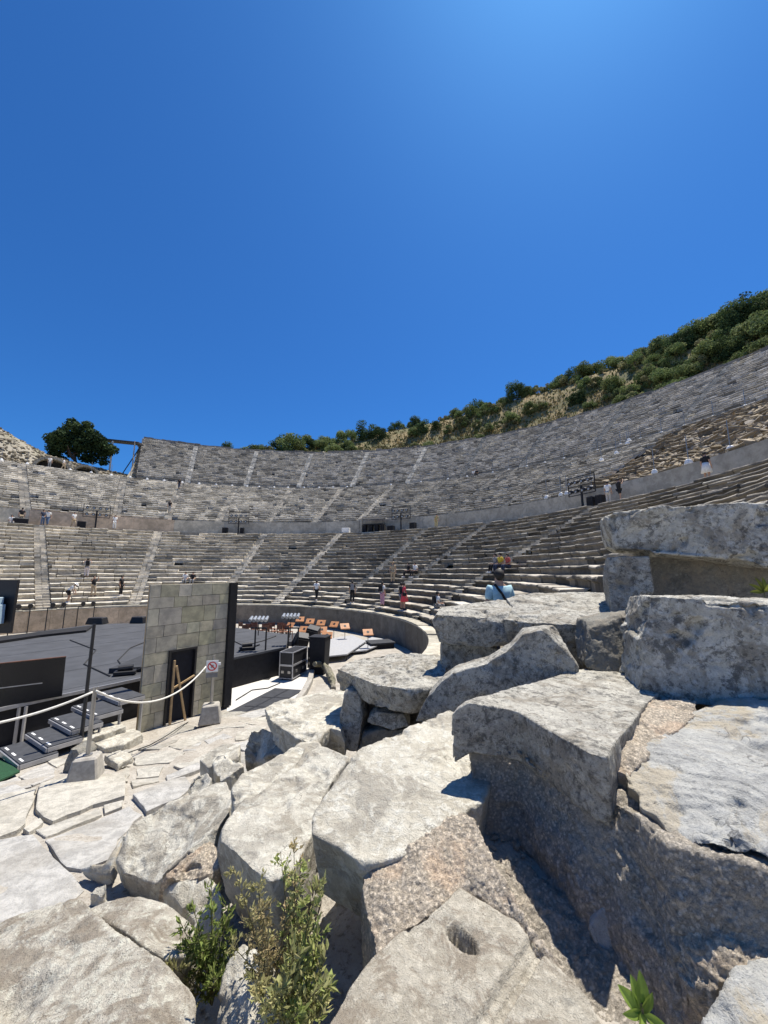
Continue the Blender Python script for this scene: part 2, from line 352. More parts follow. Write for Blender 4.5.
def row(key, T, i, a0, a1, gaps, g):
    r0, z0, r1, z1, n = T; run = (r1-r0)/n; rise = (z1-z0)/n
    rf = r0+i*run; zt = z0+(i+1)*rise
    V = []; Fc = []; tn = []
    a = a0
    while a < a1:
        L = g.uniform(.5, 1.35) if key != 'L' else g.uniform(.7, 2.3)
        b = min(a+math.degrees(L/rf), a1)
        mid = (a+b)/2
        hit = [s for s in gaps if a-math.degrees(SW/rf) < s < b+math.degrees(SW/rf)]
        if hit:
            s = hit[0]; e = math.degrees(SW/rf)
            if a < s-e-.15: b = s-e
            else: a = s+e; continue
        brk = key == 'M' and mid < 24 and (i < 21)
        miss = g.random() < ((.010 if key == 'L' else .035) if not brk else .42)
        if not miss:
            k = max(2, int((b-a)*math.pi/180*rf/.45)+1)
            jr = g.normal(0, .035); jz = -abs(g.normal(0, .028)); tilt = g.normal(0, .012)
            if g.random() < .06: jz -= g.uniform(.05, .16); jr += g.uniform(-.02, .14)
            if brk: jr += g.normal(0, .18); jz -= abs(g.normal(0, .14)); tilt = g.normal(0, .10)
            dep = run+.12
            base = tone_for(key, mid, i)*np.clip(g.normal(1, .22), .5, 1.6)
            q = g.random()
            if q < .08: base = np.array((.60, .58, .53))*g.uniform(.8, 1.1)
            elif q < .19: base = base*.62
            if brk: base = np.array((.36, .31, .24))*g.uniform(.6, 1.25)
            rf_ = (.46+.30*float(smooth((mid-40)/60))) if key == 'L' else .68  # riser tone: dark lichen plus painted shade, strongest on the lower right
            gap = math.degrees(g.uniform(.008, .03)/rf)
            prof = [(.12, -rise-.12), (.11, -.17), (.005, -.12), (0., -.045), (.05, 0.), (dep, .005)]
            off = len(V)
            for j in range(k+1):
                t = j/k; ang = R(a+gap+(b-a-2*gap)*t)
                w1 = abs(g.normal(0, .028)); w2 = abs(g.normal(0, .02))
                for q_, (dr, dz) in enumerate(prof):
                    rr = rf+jr+dr; zz = zt+jz+dz+tilt*(t-.5)*2
                    if q_ in (2, 3): rr += w1
                    if q_ in (3, 4): zz -= w2; rr += .4*w1
                    V.append((CX+rr*math.cos(ang), CY+rr*math.sin(ang), zz)); tn.append(base*rf_ if q_ < 4 else base*1.28)  # risers painted darker as if shaded, treads lighter as if sunlit
            for j in range(k):
                for q_ in range(5):
                    p = off+j*6+q_; Fc.append((p, p+1, p+7, p+6))
            Fc.append(tuple(off+q_ for q_ in range(6))[::-1]); e_ = off+k*6; Fc.append(tuple(e_+q_ for q_ in range(6)))
        a = b
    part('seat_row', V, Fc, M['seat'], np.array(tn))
g = np.random.default_rng(11)
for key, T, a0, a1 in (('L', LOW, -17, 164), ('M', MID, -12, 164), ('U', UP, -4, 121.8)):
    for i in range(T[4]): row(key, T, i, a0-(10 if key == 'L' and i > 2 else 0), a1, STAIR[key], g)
def stairs(key, T, ang):
    r0, z0, r1, z1, n = T; run = (r1-r0)/n; rise = (z1-z0)/n; V = []; Fc = []; tn = []
    bright = np.array((.72, .70, .65)) if key == 'U' else np.array((.70, .665, .59))
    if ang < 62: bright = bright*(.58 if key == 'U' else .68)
    for i in range(2*n):
        rf = r0+i*run/2+.02; zt = z0+(i+1)*rise/2-.02
        if g.random() < .06: zt -= .08
        nseg = 2 if g.random() < .6 else 1
        for sgm in range(nseg):
            w0 = -SW+2*SW*sgm/nseg+.015; w1 = -SW+2*SW*(sgm+1)/nseg-.015
            o = len(V); c = bright*np.clip(g.normal(1, .24), .45, 1.35); jr = g.normal(0, .02); jz = g.normal(0, .012)
            for (dr, dz) in ((0, -rise), (0, 0), (run/2+.1, 0)):
                for w in (w0, w1):
                    q = np.array((math.cos(R(ang)), math.sin(R(ang)))); t_ = np.array((-q[1], q[0]))
                    p = q*(rf+dr+jr)+t_*w; V.append((CX+p[0], CY+p[1], zt+dz+jz)); tn.append(c)
            Fc += [(o, o+1, o+3, o+2), (o+2, o+3, o+5, o+4)]
    part('stairway', V, Fc, M['stair'], np.array(tn))
for key, T in (('L', LOW), ('M', MID), ('U', UP)):
    for s in STAIR[key]:
        if key == 'M' and s < 30: continue
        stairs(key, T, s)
def ring(name, rad, z0, z1, a0, a1, thick, mat, tonef, segw=(1.5, 4), gaps=(), gw=.6, jit=.01, cap=.0, wear=0.):
    V = []; Fc = []; tn = []; a = a0
    while a < a1:
        b = min(a1, a+math.degrees(g.uniform(*segw)/rad)); mid = (a+b)/2
        e = math.degrees(gw/rad); hit = [s for s in gaps if a-e < s < b+e]
        if hit:
            s = hit[0]
            if a < s-e-.1: b = s-e
            else: a = s+e; continue
        k = max(1, int((b-a)*math.pi/180*rad/.8)); o = len(V); c = tonef(mid); jr = g.normal(0, jit); jz = g.normal(0, jit)-abs(g.normal(0, wear))
        gp = math.degrees(.006/rad)
        for j in range(k+1):
            an = R(a+gp+(b-a-2*gp)*j/k); w = g.normal(0, wear*.3)
            for rr, zz in ((rad, z0), (rad, z1+jz+w), (rad+thick, z1+jz+w), (rad+thick, z0)):
                V.append((CX+(rr+jr)*math.cos(an), CY+(rr+jr)*math.sin(an), zz)); tn.append(c)
        for j in range(k):
            for q in range(3):
                p = o+j*4+q; Fc.append((p, p+1, p+5, p+4))
        Fc.append((o, o+3, o+2, o+1)); e_ = o+k*4; Fc.append((e_, e_+1, e_+2, e_+3))
        a = b
    return part(name, V, Fc, mat, np.array(tn))
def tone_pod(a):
    w = float(smooth((a-70)/40)); return (np.array((.18, .17, .152))*(1-w)+np.array((.66, .54, .41))*w)*g.uniform(.85, 1.15)  # left end lightened in tone for sunlight, right end stained dark
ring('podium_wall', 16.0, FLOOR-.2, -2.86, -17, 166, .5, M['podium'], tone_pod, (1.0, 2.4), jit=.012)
ring('podium_coping', 15.95, -2.86, -2.74, -17, 166, .68, M['seat'], lambda a: np.array((.50, .48, .42))*g.uniform(.75, 1.15), (.8, 2.4), jit=.02, wear=.02)
def tone_wall(a):
    c = np.array((.44, .43, .40)) if a < 100 else np.array((.56, .53, .46))
    if 116 < a < 134: c = np.array((.70, .575, .45))
    return c*g.uniform(.9, 1.12)
ring('walkway_floor', 31.4, 4.4, 4.9, -17, 164, 2.2, M['conc'], lambda a: np.array((.36, .34, .30))*g.uniform(.85, 1.1), (1., 3.))
ring('walkway_wall', 33.3, 4.85, 6.62, -12, 164, .35, M['conc'], tone_wall, (2.5, 6.0), jit=.015)
ring('upper_walkway_floor', 48.95, 14.4, 14.8, -12, 164, 1.4, M['conc'], lambda a: np.array((.34, .33, .30))*g.uniform(.85, 1.1), (1., 3.))
ring('upper_walkway_wall', 50.3, 14.75, 15.55, -4, 121.6, .35, M['seat'], lambda a: np.array((.30, .29, .27))*g.uniform(.6, 1.4), (.7, 2.0), gaps=STAIR['U'], gw=.5, jit=.04, wear=.10)
ring('top_parapet', 64.2, 25.3, 26.65, -4, 121.6, .6, M['seat'], lambda a: np.array((.20, .20, .205))*g.uniform(.75, 1.3), (.8, 2.4), jit=.06, wear=.10)
# end wall of the upper tier beside the rubble slope
V = []; n = UP[4]
for i in range(n+1):
    rr = UP[0]+(UP[2]-UP[0])*i/n; V += [polar(rr, R(121.9), 13.5), polar(rr, R(121.9), UP[1]+(UP[3]-UP[1])*(i+.3)/n)]
part('end_wall', V, [(2*i, 2*i+2, 2*i+3, 2*i+1) for i in range(n)], M['seat'], np.tile((.38, .37, .35), (len(V), 1)))
# core under the rows, so that missing blocks show packed stone
def core(T, a0, a1, dz):
    na = 160; V = []; Fc = []
    for j in range(na+1):
        a = R(a0+(a1-a0)*j/na)
        V += [polar(T[0]+.15, a, T[1]+dz-.05), polar(T[2]+.1, a, T[3]+dz)]
    for j in range(na): Fc.append((2*j, 2*j+1, 2*j+3, 2*j+2))
    part('rubble_core', V, Fc, M['rubble'], np.tile((.22, .2, .165), (len(V), 1)))
core(LOW, -26, 164, -.33); core(MID, -12, 164, -.33); core(UP, -4, 121.8, -.4)
# ---- loose rubble: one mass of stones nobody could count
ICO = None
def rock_cloud(name, pts, size, tones, seed, parent=None):
    gg = np.random.default_rng(seed)
    bm = bmesh.new(); bmesh.ops.create_icosphere(bm, subdivisions=1, radius=1); v0 = np.array([v.co[:] for v in bm.verts]); f0 = np.array([[v.index for v in f.verts] for f in bm.faces]); bm.free()
    V = []; Fc = []; tn = []
    for k, p in enumerate(pts):
        s = size(gg); v = v0*(1+.35*gg.normal(0, 1, (len(v0), 1)).clip(-1, 1))*s*np.array((gg.uniform(.7, 1.5), gg.uniform(.7, 1.3), gg.uniform(.4, .8)))
        a = gg.uniform(0, 6.28); c_, s_ = math.cos(a), math.sin(a)
        v = v @ np.array(((c_, s_, 0), (-s_, c_, 0), (0, 0, 1)))
        Fc.append(f0+len(V)*len(v0)); V.append(v+np.array(p)); tn.append(np.tile(tones[gg.integers(len(tones))]*gg.uniform(.7, 1.25), (len(v0), 1)))
    o = link(name, mesh_from(name, np.concatenate(V), np.concatenate(Fc), M['rubble'], np.concatenate(tn)))
    return tag(o, kind='stuff')
pts = []
gg = np.random.default_rng(5)
for _ in range(3000):
    a = gg.uniform(-12, 25); r = gg.uniform(34, 48.6)
    if gg.random() < smooth((a-16)/9): continue
    z = 6.6+(r-33.5)*(8.2/15.5)-.12; p = polar(r, R(a), z); pts.append(p)
rock_cloud('rubble', pts, lambda q: q.uniform(.1, .38), [np.array((.40, .34, .25)), np.array((.34, .31, .27)), np.array((.27, .22, .15))], 3)
pts = []
for _ in range(8000):
    a = gg.uniform(121, 166); r = gg.uniform(50.3, 66)
    if gg.random() < .25: r = gg.uniform(50.3, 54)
    p = polar(r, R(a), 0); z = gz(p.x, p.y); pts.append((p.x, p.y, z+.02))
rock_cloud('scree', pts, lambda q: q.uniform(.08, .32), [np.array((.33, .295, .235)), np.array((.30, .28, .235)), np.array((.27, .235, .175))], 4)
# crest stones along the top of the bowl, and rough retaining band on the right
pts = []
for _ in range(500):
    a = gg.uniform(-4, 100); p = polar(64.8+gg.normal(0, .5), R(a), 0); pts.append((p.x, p.y, 25.9+gg.uniform(0, .5)))
rock_cloud('crest_rubble', pts, lambda q: q.uniform(.15, .4), [np.array((.22, .21, .2)), np.array((.34, .33, .3))], 6)
# vaulted entrance in the rubble slope
def vault(u, v, w, label):
    a = math.atan2(*(np.array(Py(u, v, 1.))[[1, 0]])) if False else None
    c = on_ring(u, 51.2, 15.6); ang = math.atan2(c.y-CY, c.x-CX)
    root = empty('vault_entrance', (c.x, c.y, 14.6), ang-math.pi/2); tag(root, label, 'archway')
    mb = MB(); n = 12; h = w*.42
    for k in range(n):
        t0 = math.pi*k/n; t1 = math.pi*(k+1)/n-.02
        p = [(math.cos(t)*w/2*s, dy, math.sin(t)*h*s+.35) for t in (t0, t1) for s, dy in ((1, -.9), (1.22, -.9), (1.22, 2.5), (1, 2.5))]
        mb.add(p, [(0, 1, 5, 4), (1, 2, 6, 5), (0, 4, 7, 3), (0, 3, 2, 1), (4, 5, 6, 7)])
    mb.build('arch_ring', M['rubplain'], root)
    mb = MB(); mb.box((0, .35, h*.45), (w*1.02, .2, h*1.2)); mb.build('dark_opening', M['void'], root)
M['rubplain'] = stone('arch_stone', (.36, .33, .28), (.45, .41, .34), lichen=.3, sc=1.2, lsc=3)
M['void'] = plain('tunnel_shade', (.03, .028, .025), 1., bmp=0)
vault(52, 467, 3.6, 'low dark vaulted archway in the rubble slope below the big tree')
vault(86, 471, 2.6, 'smaller half buried dark archway right of the vault in the rubble slope')
# ================================================================== trees and scrub
def leaf_mesh(name, clumps, nleaf, ls, cols, seed, spread=.28, mat='leaf', up=.25):
    gg = np.random.default_rng(seed); V = np.zeros((nleaf*4, 3)); tn = np.zeros((nleaf*4, 3))
    C = np.array([c[:3] for c in clumps]); Rr = np.array([c[3] for c in clumps]); cw = Rr**2/np.sum(Rr**2)
    ci = gg.choice(len(C), nleaf, p=cw)
    d = gg.normal(0, 1, (nleaf, 3)); d /= np.linalg.norm(d, axis=1)[:, None]
    rad = Rr[ci]*(1-np.abs(gg.normal(0, spread, nleaf))).clip(.1, 1.15)
    P = C[ci]+d*rad[:, None]*np.array((1, 1, .85))
    nrm = d+gg.normal(0, .7, (nleaf, 3))+np.array((0, 0, up)); nrm /= np.linalg.norm(nrm, axis=1)[:, None]
    t = np.cross(nrm, gg.normal(0, 1, (nleaf, 3))); t /= np.linalg.norm(t, axis=1)[:, None]; b = np.cross(nrm, t)
    s = ls*gg.uniform(.6, 1.4, nleaf)[:, None]
    V[0::4] = P-t*s; V[1::4] = P+b*s*.55; V[2::4] = P+t*s; V[3::4] = P-b*s*.55
    cl = np.array(cols); ct = cl[gg.integers(len(cl), size=len(C))][ci]*gg.uniform(.75, 1.3, (nleaf, 1))
    for k in range(4): tn[k::4] = ct
    Fc = np.arange(nleaf*4).reshape(-1, 4)
    return mesh_from(name, V, Fc, M[mat], tn)
def clumps_for(w, h, n, seed, base=.25):
    gg = np.random.default_rng(seed); L = []
    for _ in range(n):
        a = gg.uniform(0, 6.28); q = math.sqrt(gg.uniform(0, 1)); zz = gg.uniform(base, 1)
        k = math.sqrt(max(.05, 1-((zz-.5)/.62)**2)); rr = q*k*w*.42
        L.append((rr*math.cos(a), rr*math.sin(a)*.9, zz*h*.9, gg.uniform(.14, .26)*min(w, h*1.3)))
    return L
def trunk_mesh(h, r, w, seed, limbs=4):
    gg = np.random.default_rng(seed); mb = MB(); pts = [(0, 0, -.3)]
    for i in range(1, 5): pts.append((gg.normal(0, .05)*h, gg.normal(0, .05)*h, h*.6*i/4))
    mb.tube(pts, [r*(1-.16*i) for i in range(5)], 7)
    for _ in range(limbs):
        a = gg.uniform(0, 6.28); s = Vector(pts[gg.integers(2, 5)]); e = Vector((math.cos(a)*w*.33, math.sin(a)*w*.33, h*gg.uniform(.65, .9))); m_ = (s+e)/2+Vector((0, 0, -.05*h))
        mb.tube([s, m_, e], [r*.5, r*.32, r*.12], 6)
    return mb
GREENS = [(.14, .19, .07), (.175, .22, .085), (.12, .165, .065), (.21, .24, .10)]
OLIVE = [(.20, .205, .10), (.25, .24, .12), (.17, .185, .085)]
DARK = [(.06, .095, .038), (.085, .125, .052), (.046, .076, .032)]
protos = {}
def bush_proto(key, w, h, n, nl, cols, seed, base=.0, ls=.16):
    root = empty('shrub', (0, 0, 0)); tk = trunk_mesh(h*.5, .05*w/2, w*.6, seed, 4).build('trunk', M['bark'], root)
    cr = link('crown', leaf_mesh('crown', clumps_for(w, h, n, seed, base), nl, ls, cols, seed), root)
    protos[key] = root; root['used'] = 0
for k in range(3): bush_proto(('dark', k), 5.4, 3.5, 24, 4200, GREENS, 20+k)
for k in range(3): bush_proto(('olive', k), 4.8, 2.6, 20, 3000, OLIVE+GREENS[:1], 30+k)
for k in range(2): bush_proto(('deep', k), 5.2, 4.4, 24, 4400, DARK, 40+k, .0)
WORD = {'dark': 'mid green shrub', 'olive': 'pale olive shrub', 'deep': 'dark evergreen bush'}
def place_bush(key, x, y, s, label, group):
    p = protos[key]
    if not p['used']: p['used'] = 1; o = p
    else: o = copy_tree(p)
    o.location = (x, y, gz(x, y)-.45); o.scale = (s, s, s*gg.uniform(.85, 1.15)); o.rotation_euler = (0, 0, gg.uniform(0, 6.28))
    tag(o, label, 'shrub', group); o.name = 'shrub'
    return o
def hill_pt(u, rad):
    p = on_ring(u, rad, 30.); return p
# the crest line, left to right: (pixel column, radius, kind, scale)
crest = [(200, 67.5, 'deep', .42), (226, 70, 'deep', .55), (244, 72, 'dark', .7), (256, 73, 'dark', .8), (268, 70, 'olive', .8), (279, 78, 'deep', .75), (291, 74, 'dark', 1.0), (302, 80, 'dark', .9),
 (314, 79, 'deep', .75), (326, 80, 'dark', .95), (318, 70, 'olive', .8), (338, 83, 'dark', 1.0), (350, 84, 'dark', .95), (334, 71, 'dark', .9), (347, 73, 'dark', .85), (366, 80, 'deep', 1.25), (381, 78, 'deep', .8), (378, 86, 'dark', .8), (395, 84, 'deep', .8), (415, 84, 'deep', .82),
 (423, 77, 'deep', .8), (437, 77, 'deep', .62), (447, 85, 'olive', .9), (456, 84, 'dark', .85), (462, 76, 'olive', 1.0), (480, 84, 'deep', .85), (471, 79, 'dark', .8), (494, 78, 'olive', 1.0), (488, 72, 'olive', .8), (505, 85, 'dark', .8), (518, 82, 'deep', 1.0), (512, 74, 'dark', .7), (530, 84, 'dark', .9),
 (541, 84, 'olive', .9), (552, 82, 'olive', .9), (546, 75, 'olive', .7), (563, 84, 'dark', .95), (575, 83, 'deep', .85), (579, 74, 'deep', .72), (588, 84, 'dark', 1.05), (600, 85, 'dark', 1.0), (612, 85, 'dark', .95), (598, 77, 'olive', .8), (625, 84, 'dark', .9), (615, 75, 'olive', .7), (636, 80, 'olive', 1.0), (632, 72, 'dark', .7),
 (648, 84, 'dark', .95), (657, 83, 'olive', 1.0), (650, 74, 'dark', .8), (668, 82, 'dark', 1.0), (664, 72, 'dark', .8), (678, 84, 'dark', 1.05), (674, 74, 'deep', .7), (689, 80, 'deep', .9), (700, 84, 'dark', 1.2), (686, 71, 'dark', .8), (697, 73, 'olive', .9), (711, 83, 'dark', 1.1), (709, 74, 'dark', 1.0), (721, 78, 'olive', 1.1), (722, 85, 'dark', 1.2), (735, 84, 'dark', 1.2), (733, 73, 'deep', .9), (745, 80, 'deep', 1.1), (750, 85, 'dark', 1.2), (758, 74, 'dark', 1.1), (764, 82, 'deep', 1.2), (772, 76, 'dark', 1.1), (780, 84, 'dark', 1.3), (740, 70, 'dark', .7), (752, 69.5, 'olive', .8), (766, 70, 'dark', .8)]
nb = len(crest)
order = sorted(range(nb), key=lambda i: crest[i][0])
ORD = ['first', 'second', 'third', 'fourth', 'fifth', 'sixth', 'seventh', 'eighth', 'ninth', 'tenth', 'eleventh', 'twelfth', 'thirteenth', 'fourteenth', 'fifteenth', 'sixteenth', 'seventeenth', 'eighteenth', 'nineteenth', 'twentieth', 'twenty-first', 'twenty-second', 'twenty-third', 'twenty-fourth', 'twenty-fifth', 'twenty-sixth', 'twenty-seventh', 'twenty-eighth', 'twenty-ninth', 'thirtieth', 'thirty-first', 'thirty-second', 'thirty-third', 'thirty-fourth', 'thirty-fifth', 'thirty-sixth', 'thirty-seventh', 'thirty-eighth', 'thirty-ninth', 'fortieth']
kd2 = {'dark': 'green one', 'olive': 'olive one', 'deep': 'dark one'}
cnt = {'dark': 0, 'olive': 0, 'deep': 0}
for i in order:
    u, rad, kd, s = crest[i]; p = hill_pt(u, rad); c = cnt[kd]; cnt[kd] += 1
    where = 'on the ridge line' if rad > 79 else ('low on the slope' if rad < 75 else 'mid way up the slope')
    keys = [k for k in protos if k[0] == kd]
    place_bush(keys[c % len(keys)], p.x, p.y, s*(1.0 if u > 310 else 1.45), '%s %s, %s %s from the left' % (WORD[kd], where, ORD[c], kd2[kd]), 'shrubs on the hill above the theatre')
gf = np.random.default_rng(91); kf = [k for k in protos if k[0] in ('olive', 'dark')]
for i in range(125):
    u = gf.uniform(262, 790)**1. ; rad = gf.uniform(66.5, 84); p = hill_pt(u, rad)
    if u < 600 and gf.random() < .5: continue
    place_bush(kf[i % len(kf)], p.x, p.y, gf.uniform(.42, .85), 'small olive shrub lost in the dense scrub band of the hill', 'low scrub bushes on the hill')
# small scrub and dry grass over the hill, past counting
def scrub():
    nl = 9000; gg2 = np.random.default_rng(77); V = []; tn = []
    for _ in range(nl):
        a = gg2.uniform(-2, 118); r = 65.5+abs(gg2.normal(0, 9)); p = polar(r, R(a), 0)
        V.append((p.x, p.y))
    V = np.array(V); Z = ground_z(V[:, 0], V[:, 1]); out = []; Fc = []; col = []
    pal = np.array([(.28, .215, .095), (.23, .18, .075), (.12, .125, .05), (.10, .12, .045), (.33, .265, .13)])
    nz = vnoise(np.c_[V, np.zeros(len(V))], .18, 9)
    for k in range(nl):
        c = pal[gg2.integers(0, 5)] if nz[k] > -.15 else pal[gg2.integers(2, 4)]
        for b in range(3):
            a = gg2.uniform(0, 6.28); h = gg2.uniform(.25, .7); w = gg2.uniform(.08, .22); d = np.array((math.cos(a), math.sin(a), 0)); o = np.array((V[k, 0], V[k, 1], Z[k]))+np.r_[gg2.normal(0, .25, 2), 0]; n0 = len(out)
            out += [o-d*w, o+d*w, o+d*w*.3+np.array((gg2.normal(0, .12), gg2.normal(0, .12), h)), o-d*w*.6+np.array((0, 0, h*.7))]; Fc.append((n0, n0+1, n0+2, n0+3)); col += [c*gg2.uniform(.7, 1.2)]*4
    tag(link('dry_grass', mesh_from('dry_grass', out, Fc, M['leaf'], np.array(col))), kind='stuff')
scrub()
# the large dark tree on the left
p = on_ring(76, 63.2, 20.); tx, ty = p.x, p.y; tz = gz(tx, ty)
tree = empty('evergreen_tree', (tx, ty, tz-1.0)); tree.scale = (1.16, 1.16, 1.08); tag(tree, 'large dark spreading evergreen tree standing alone on the left skyline', 'tree')
trunk_mesh(5.0, .32, 5, 3, 4).build('trunk', M['bark'], tree)
cl = [(x_, y_, z_, r_*.84) for x_, y_, z_, r_ in [(-4.6, 0, 2.2, 1.0), (-1.2, 0, 8.3, 1.1), (1.2, 0, 7.9, 1.0), (5.4, 0, 3.6, 1.1), (-4.4, 0, 5.6, 1.2), (-2.6, .4, 1.9, 1.2), (2.4, -.3, 2.0, 1.3), (1.0, .6, 2.5, 1.3), (4.1, .2, 1.6, .9), (-3.3, 0, 5.4, 1.7), (-3.9, .5, 4.0, 1.5), (-2.2, .4, 6.6, 1.7), (-.9, 0, 7.2, 1.8), (.6, .3, 6.9, 1.6), (1.9, 0, 6.0, 1.7), (3.2, -.2, 5.2, 1.6), (4.2, .2, 4.2, 1.4), (3.0, .3, 3.5, 1.5), (1.4, -.4, 4.2, 1.8), (-.4, .2, 4.6, 2.0), (-2.0, -.5, 4.2, 1.8), (-3.4, 0, 2.9, 1.2), (.3, .9, 5.6, 1.7), (4.7, 0, 3.1, 1.0), (2.2, 1.2, 4.9, 1.6), (-1.6, -1.2, 5.4, 1.6), (3.7, .6, 2.6, 1.0), (-1.4, .9, 3.3, 1.2)]]
link('crown', leaf_mesh('tree_crown', cl, 11500, .22, DARK+[(.03, .052, .022)], 9, .30), tree)
# ================================================================== foreground ruin blocks
M['lime'] = stone('limestone', (.45, .425, .385), (.62, .595, .545), lichen=.30, white=.45, sc=3.2)
M['cream'] = stone('cream_limestone', (.50, .465, .405), (.66, .63, .565), stain=(.34, .315, .28), lichen=.16, white=.55, sc=3.5)
M['grey'] = stone('grey_lichen_limestone', (.40, .385, .36), (.55, .535, .50), dark=(.06, .06, .06), lichen=.82, lsc=13, white=.4, sc=3.4)
M['blotch'] = stone('blotchy_limestone', (.46, .45, .42), (.64, .625, .585), dark=(.035, .035, .037), lichen=.78, lsc=6, white=.5, sc=3)
M['bluegrey'] = stone('blue_grey_marble', (.37, .375, .385), (.47, .475, .48), stain=(.46, .40, .31), lichen=.2, white=.25, sc=2.6, streak=.2)
M['warm'] = stone('warm_grey_slab', (.46, .42, .36), (.58, .54, .475), stain=(.31, .26, .21), lichen=.12, white=.5, sc=5.5, lsc=14)
M['brown'+'ish'] = stone('ripple_weathered_stone', (.42, .38, .335), (.62, .585, .525), stain=(.27, .225, .18), lichen=.12, white=.6, sc=5.2, streak=.35)
M['dim'] = stone('shade_dark_stone', (.20, .195, .18), (.28, .27, .25), lichen=.5, white=.2, sc=3)  # dark colour stands for shade in the gaps; the jagged stone shares it
M['mort'] = mortar('mortar_core', (.56, .52, .475), (.70, .66, .605), (.66, .53, .43))
M['mort_shade'] = mortar('shaded_mortar_core', (.47, .455, .435), (.58, .565, .545), (.50, .47, .43))  # darker, less pink copy of the mortar, shade painted in, for shaded faces
def finish(name, bm, mat, label, cat, vox, amp, seed, rounds, chip, pebble=0., facet=0., extra=None):
    bmesh.ops.recalc_face_normals(bm, faces=bm.faces)
    me = bpy.data.meshes.new(name); bm.to_mesh(me); bm.free()
    o = link(name, me)
    md = o.modifiers.new('r', 'REMESH'); md.mode = 'VOXEL'; md.voxel_size = vox
    if rounds: ms = o.modifiers.new('s', 'SMOOTH'); ms.factor = .5; ms.iterations = rounds
    m2 = evaluated(o); o.modifiers.clear(); o.data = m2; bpy.data.meshes.remove(me)
    n = len(m2.vertices); P = np.empty(n*3); m2.vertices.foreach_get('co', P); P = P.reshape(-1, 3)
    Nn = np.empty(n*3); m2.vertex_normals.foreach_get('vector', Nn); Nn = Nn.reshape(-1, 3)
    Q = P+seed*7.3
    d = amp*(1.1*fbm(Q, 1.7, 3, seed)+.75*fbm(Q, 5.5, 4, seed+3, .6)+.24*fbm(Q, 24, 3, seed+5))
    # broken chips: hollows cut where a noise passes a level
    c = fbm(Q, 3.4, 3, seed+9); d -= chip*smooth((c-.16)/.22)*(1+.5*vnoise(Q, 14, seed+2))
    if facet:      # fracture steps
        s_ = vnoise(Q, 2.6, seed+21)*5; d += facet*(np.floor(s_)-s_*.8)/3
    if pebble:
        d += pebble*(1.2*fbm(Q, 62, 2, seed+31, .7)+.9*fbm(Q, 23, 3, seed+33)+1.3*vnoise(Q, 8, seed+35)-.1)
    P = P+Nn*d[:, None]
    if extra is not None: P = extra(P, Nn)
    ctr = P.mean(0); lo = P[:, 2].min(); org = np.array((ctr[0], ctr[1], lo))
    P -= org; m2.vertices.foreach_set('co', P.ravel()); m2.polygons.foreach_set('use_smooth', [True]*len(m2.polygons)); m2.update()
    m2.materials.clear(); m2.materials.append(mat); o.location = org; m2.name = name
    tag(o, label, cat); return o
def rock(label, poly, z=None, ext=(0, 0, -.4), y=None, mat='lime', inset=0., seed=1, vox=.0125, amp=.015, rounds=1, chip=.02, name='stone_block', cat='stone block', bottom=None, pebble=0., facet=0., extra=None, cuts=14, cutd=1.):
    """poly: outline of one visible face (pixel, pixel[, own height/distance]); swept along ext to give the block its body"""
    pts = []
    for q in poly:
        if len(q) == 5: pts.append(np.array(q[2:])); continue
        val = q[2] if len(q) > 2 else (z if z is not None else y)
        pts.append(Pz(q[0], q[1], val) if z is not None else Py(q[0], q[1], val))
    pts = np.array(pts); c = pts.mean(0)
    far = (pts-c)*(1-inset)+c+np.array(ext) if bottom is None else np.array([Pz(*b) if z is not None else Py(*b) for b in bottom])
    bm = bmesh.new(); A = [bm.verts.new(p) for p in pts]; B = [bm.verts.new(p) for p in far]; n = len(A)
    fa = bm.faces.new(A); fb = bm.faces.new(B[::-1])
    for i in range(n): bm.faces.new((A[i], B[i], B[(i+1) % n], A[(i+1) % n]))
    bmesh.ops.triangulate(bm, faces=[fa, fb])
    gc_ = np.random.default_rng(seed*13+5); size = np.linalg.norm(pts.max(0)-pts.min(0))
    for _ in range(cuts):
        w = gc_.normal(0, 1, 3)*np.array((1, 1, .75)); w /= np.linalg.norm(w)
        pr = [v.co.dot(Vector(w)) for v in bm.verts]; hi = max(pr); dpt = gc_.uniform(.012, .05)*min(1.3, size)*cutd
        rs = bmesh.ops.bisect_plane(bm, geom=bm.verts[:]+bm.edges[:]+bm.faces[:], plane_co=Vector(w)*(hi-dpt), plane_no=Vector(w), clear_outer=True)
        ed = [e for e in rs['geom_cut'] if isinstance(e, bmesh.types.BMEdge)]
        if ed: bmesh.ops.holes_fill(bm, edges=[e for e in bm.edges if e.is_boundary], sides=0)
    return finish(name, bm, M[mat], label, cat, vox, amp, seed, rounds, chip, pebble, facet, extra)
# A: the big block with the shaded front face
rock('big squared block in the middle right with a sunny top and shaded lichen face', [(450, 714, -1.17), (462, 701, -1.09), (490, 693, -1.11), (525, 684), (568, 672), (640, 660), (662, 690), (643, 707), (634, 721), (615, 743), (607, 758), (589, 753), (551, 732), (517, 711, -1.14), (492, 706, -1.105), (470, 702, -1.075)], z=-1.15, ext=(.02, .03, -.40), mat='grey', inset=.0, seed=2, chip=.008, cutd=.3)
# B: long cream slab
rock('long cream topped slab sloping down in the centre foreground', [(449, 709, -1.5), (490, 726, -1.64), (496, 775, -1.72), (478, 812, -1.75), (462, 824, -1.74), (444, 828, -1.76), (412, 853, -1.8), (381, 862, -1.8), (362, 864, -1.8), (340, 848, -1.79), (312, 834, -1.76), (314, 812, -1.74), (322, 797, -1.7), (338, 769, -1.62), (356, 750, -1.58), (400, 730, -1.53), (430, 716, -1.5)], z=-1.6, ext=(.02, .10, -.46), mat='cream', inset=.06, seed=3, chip=.02, rounds=3)
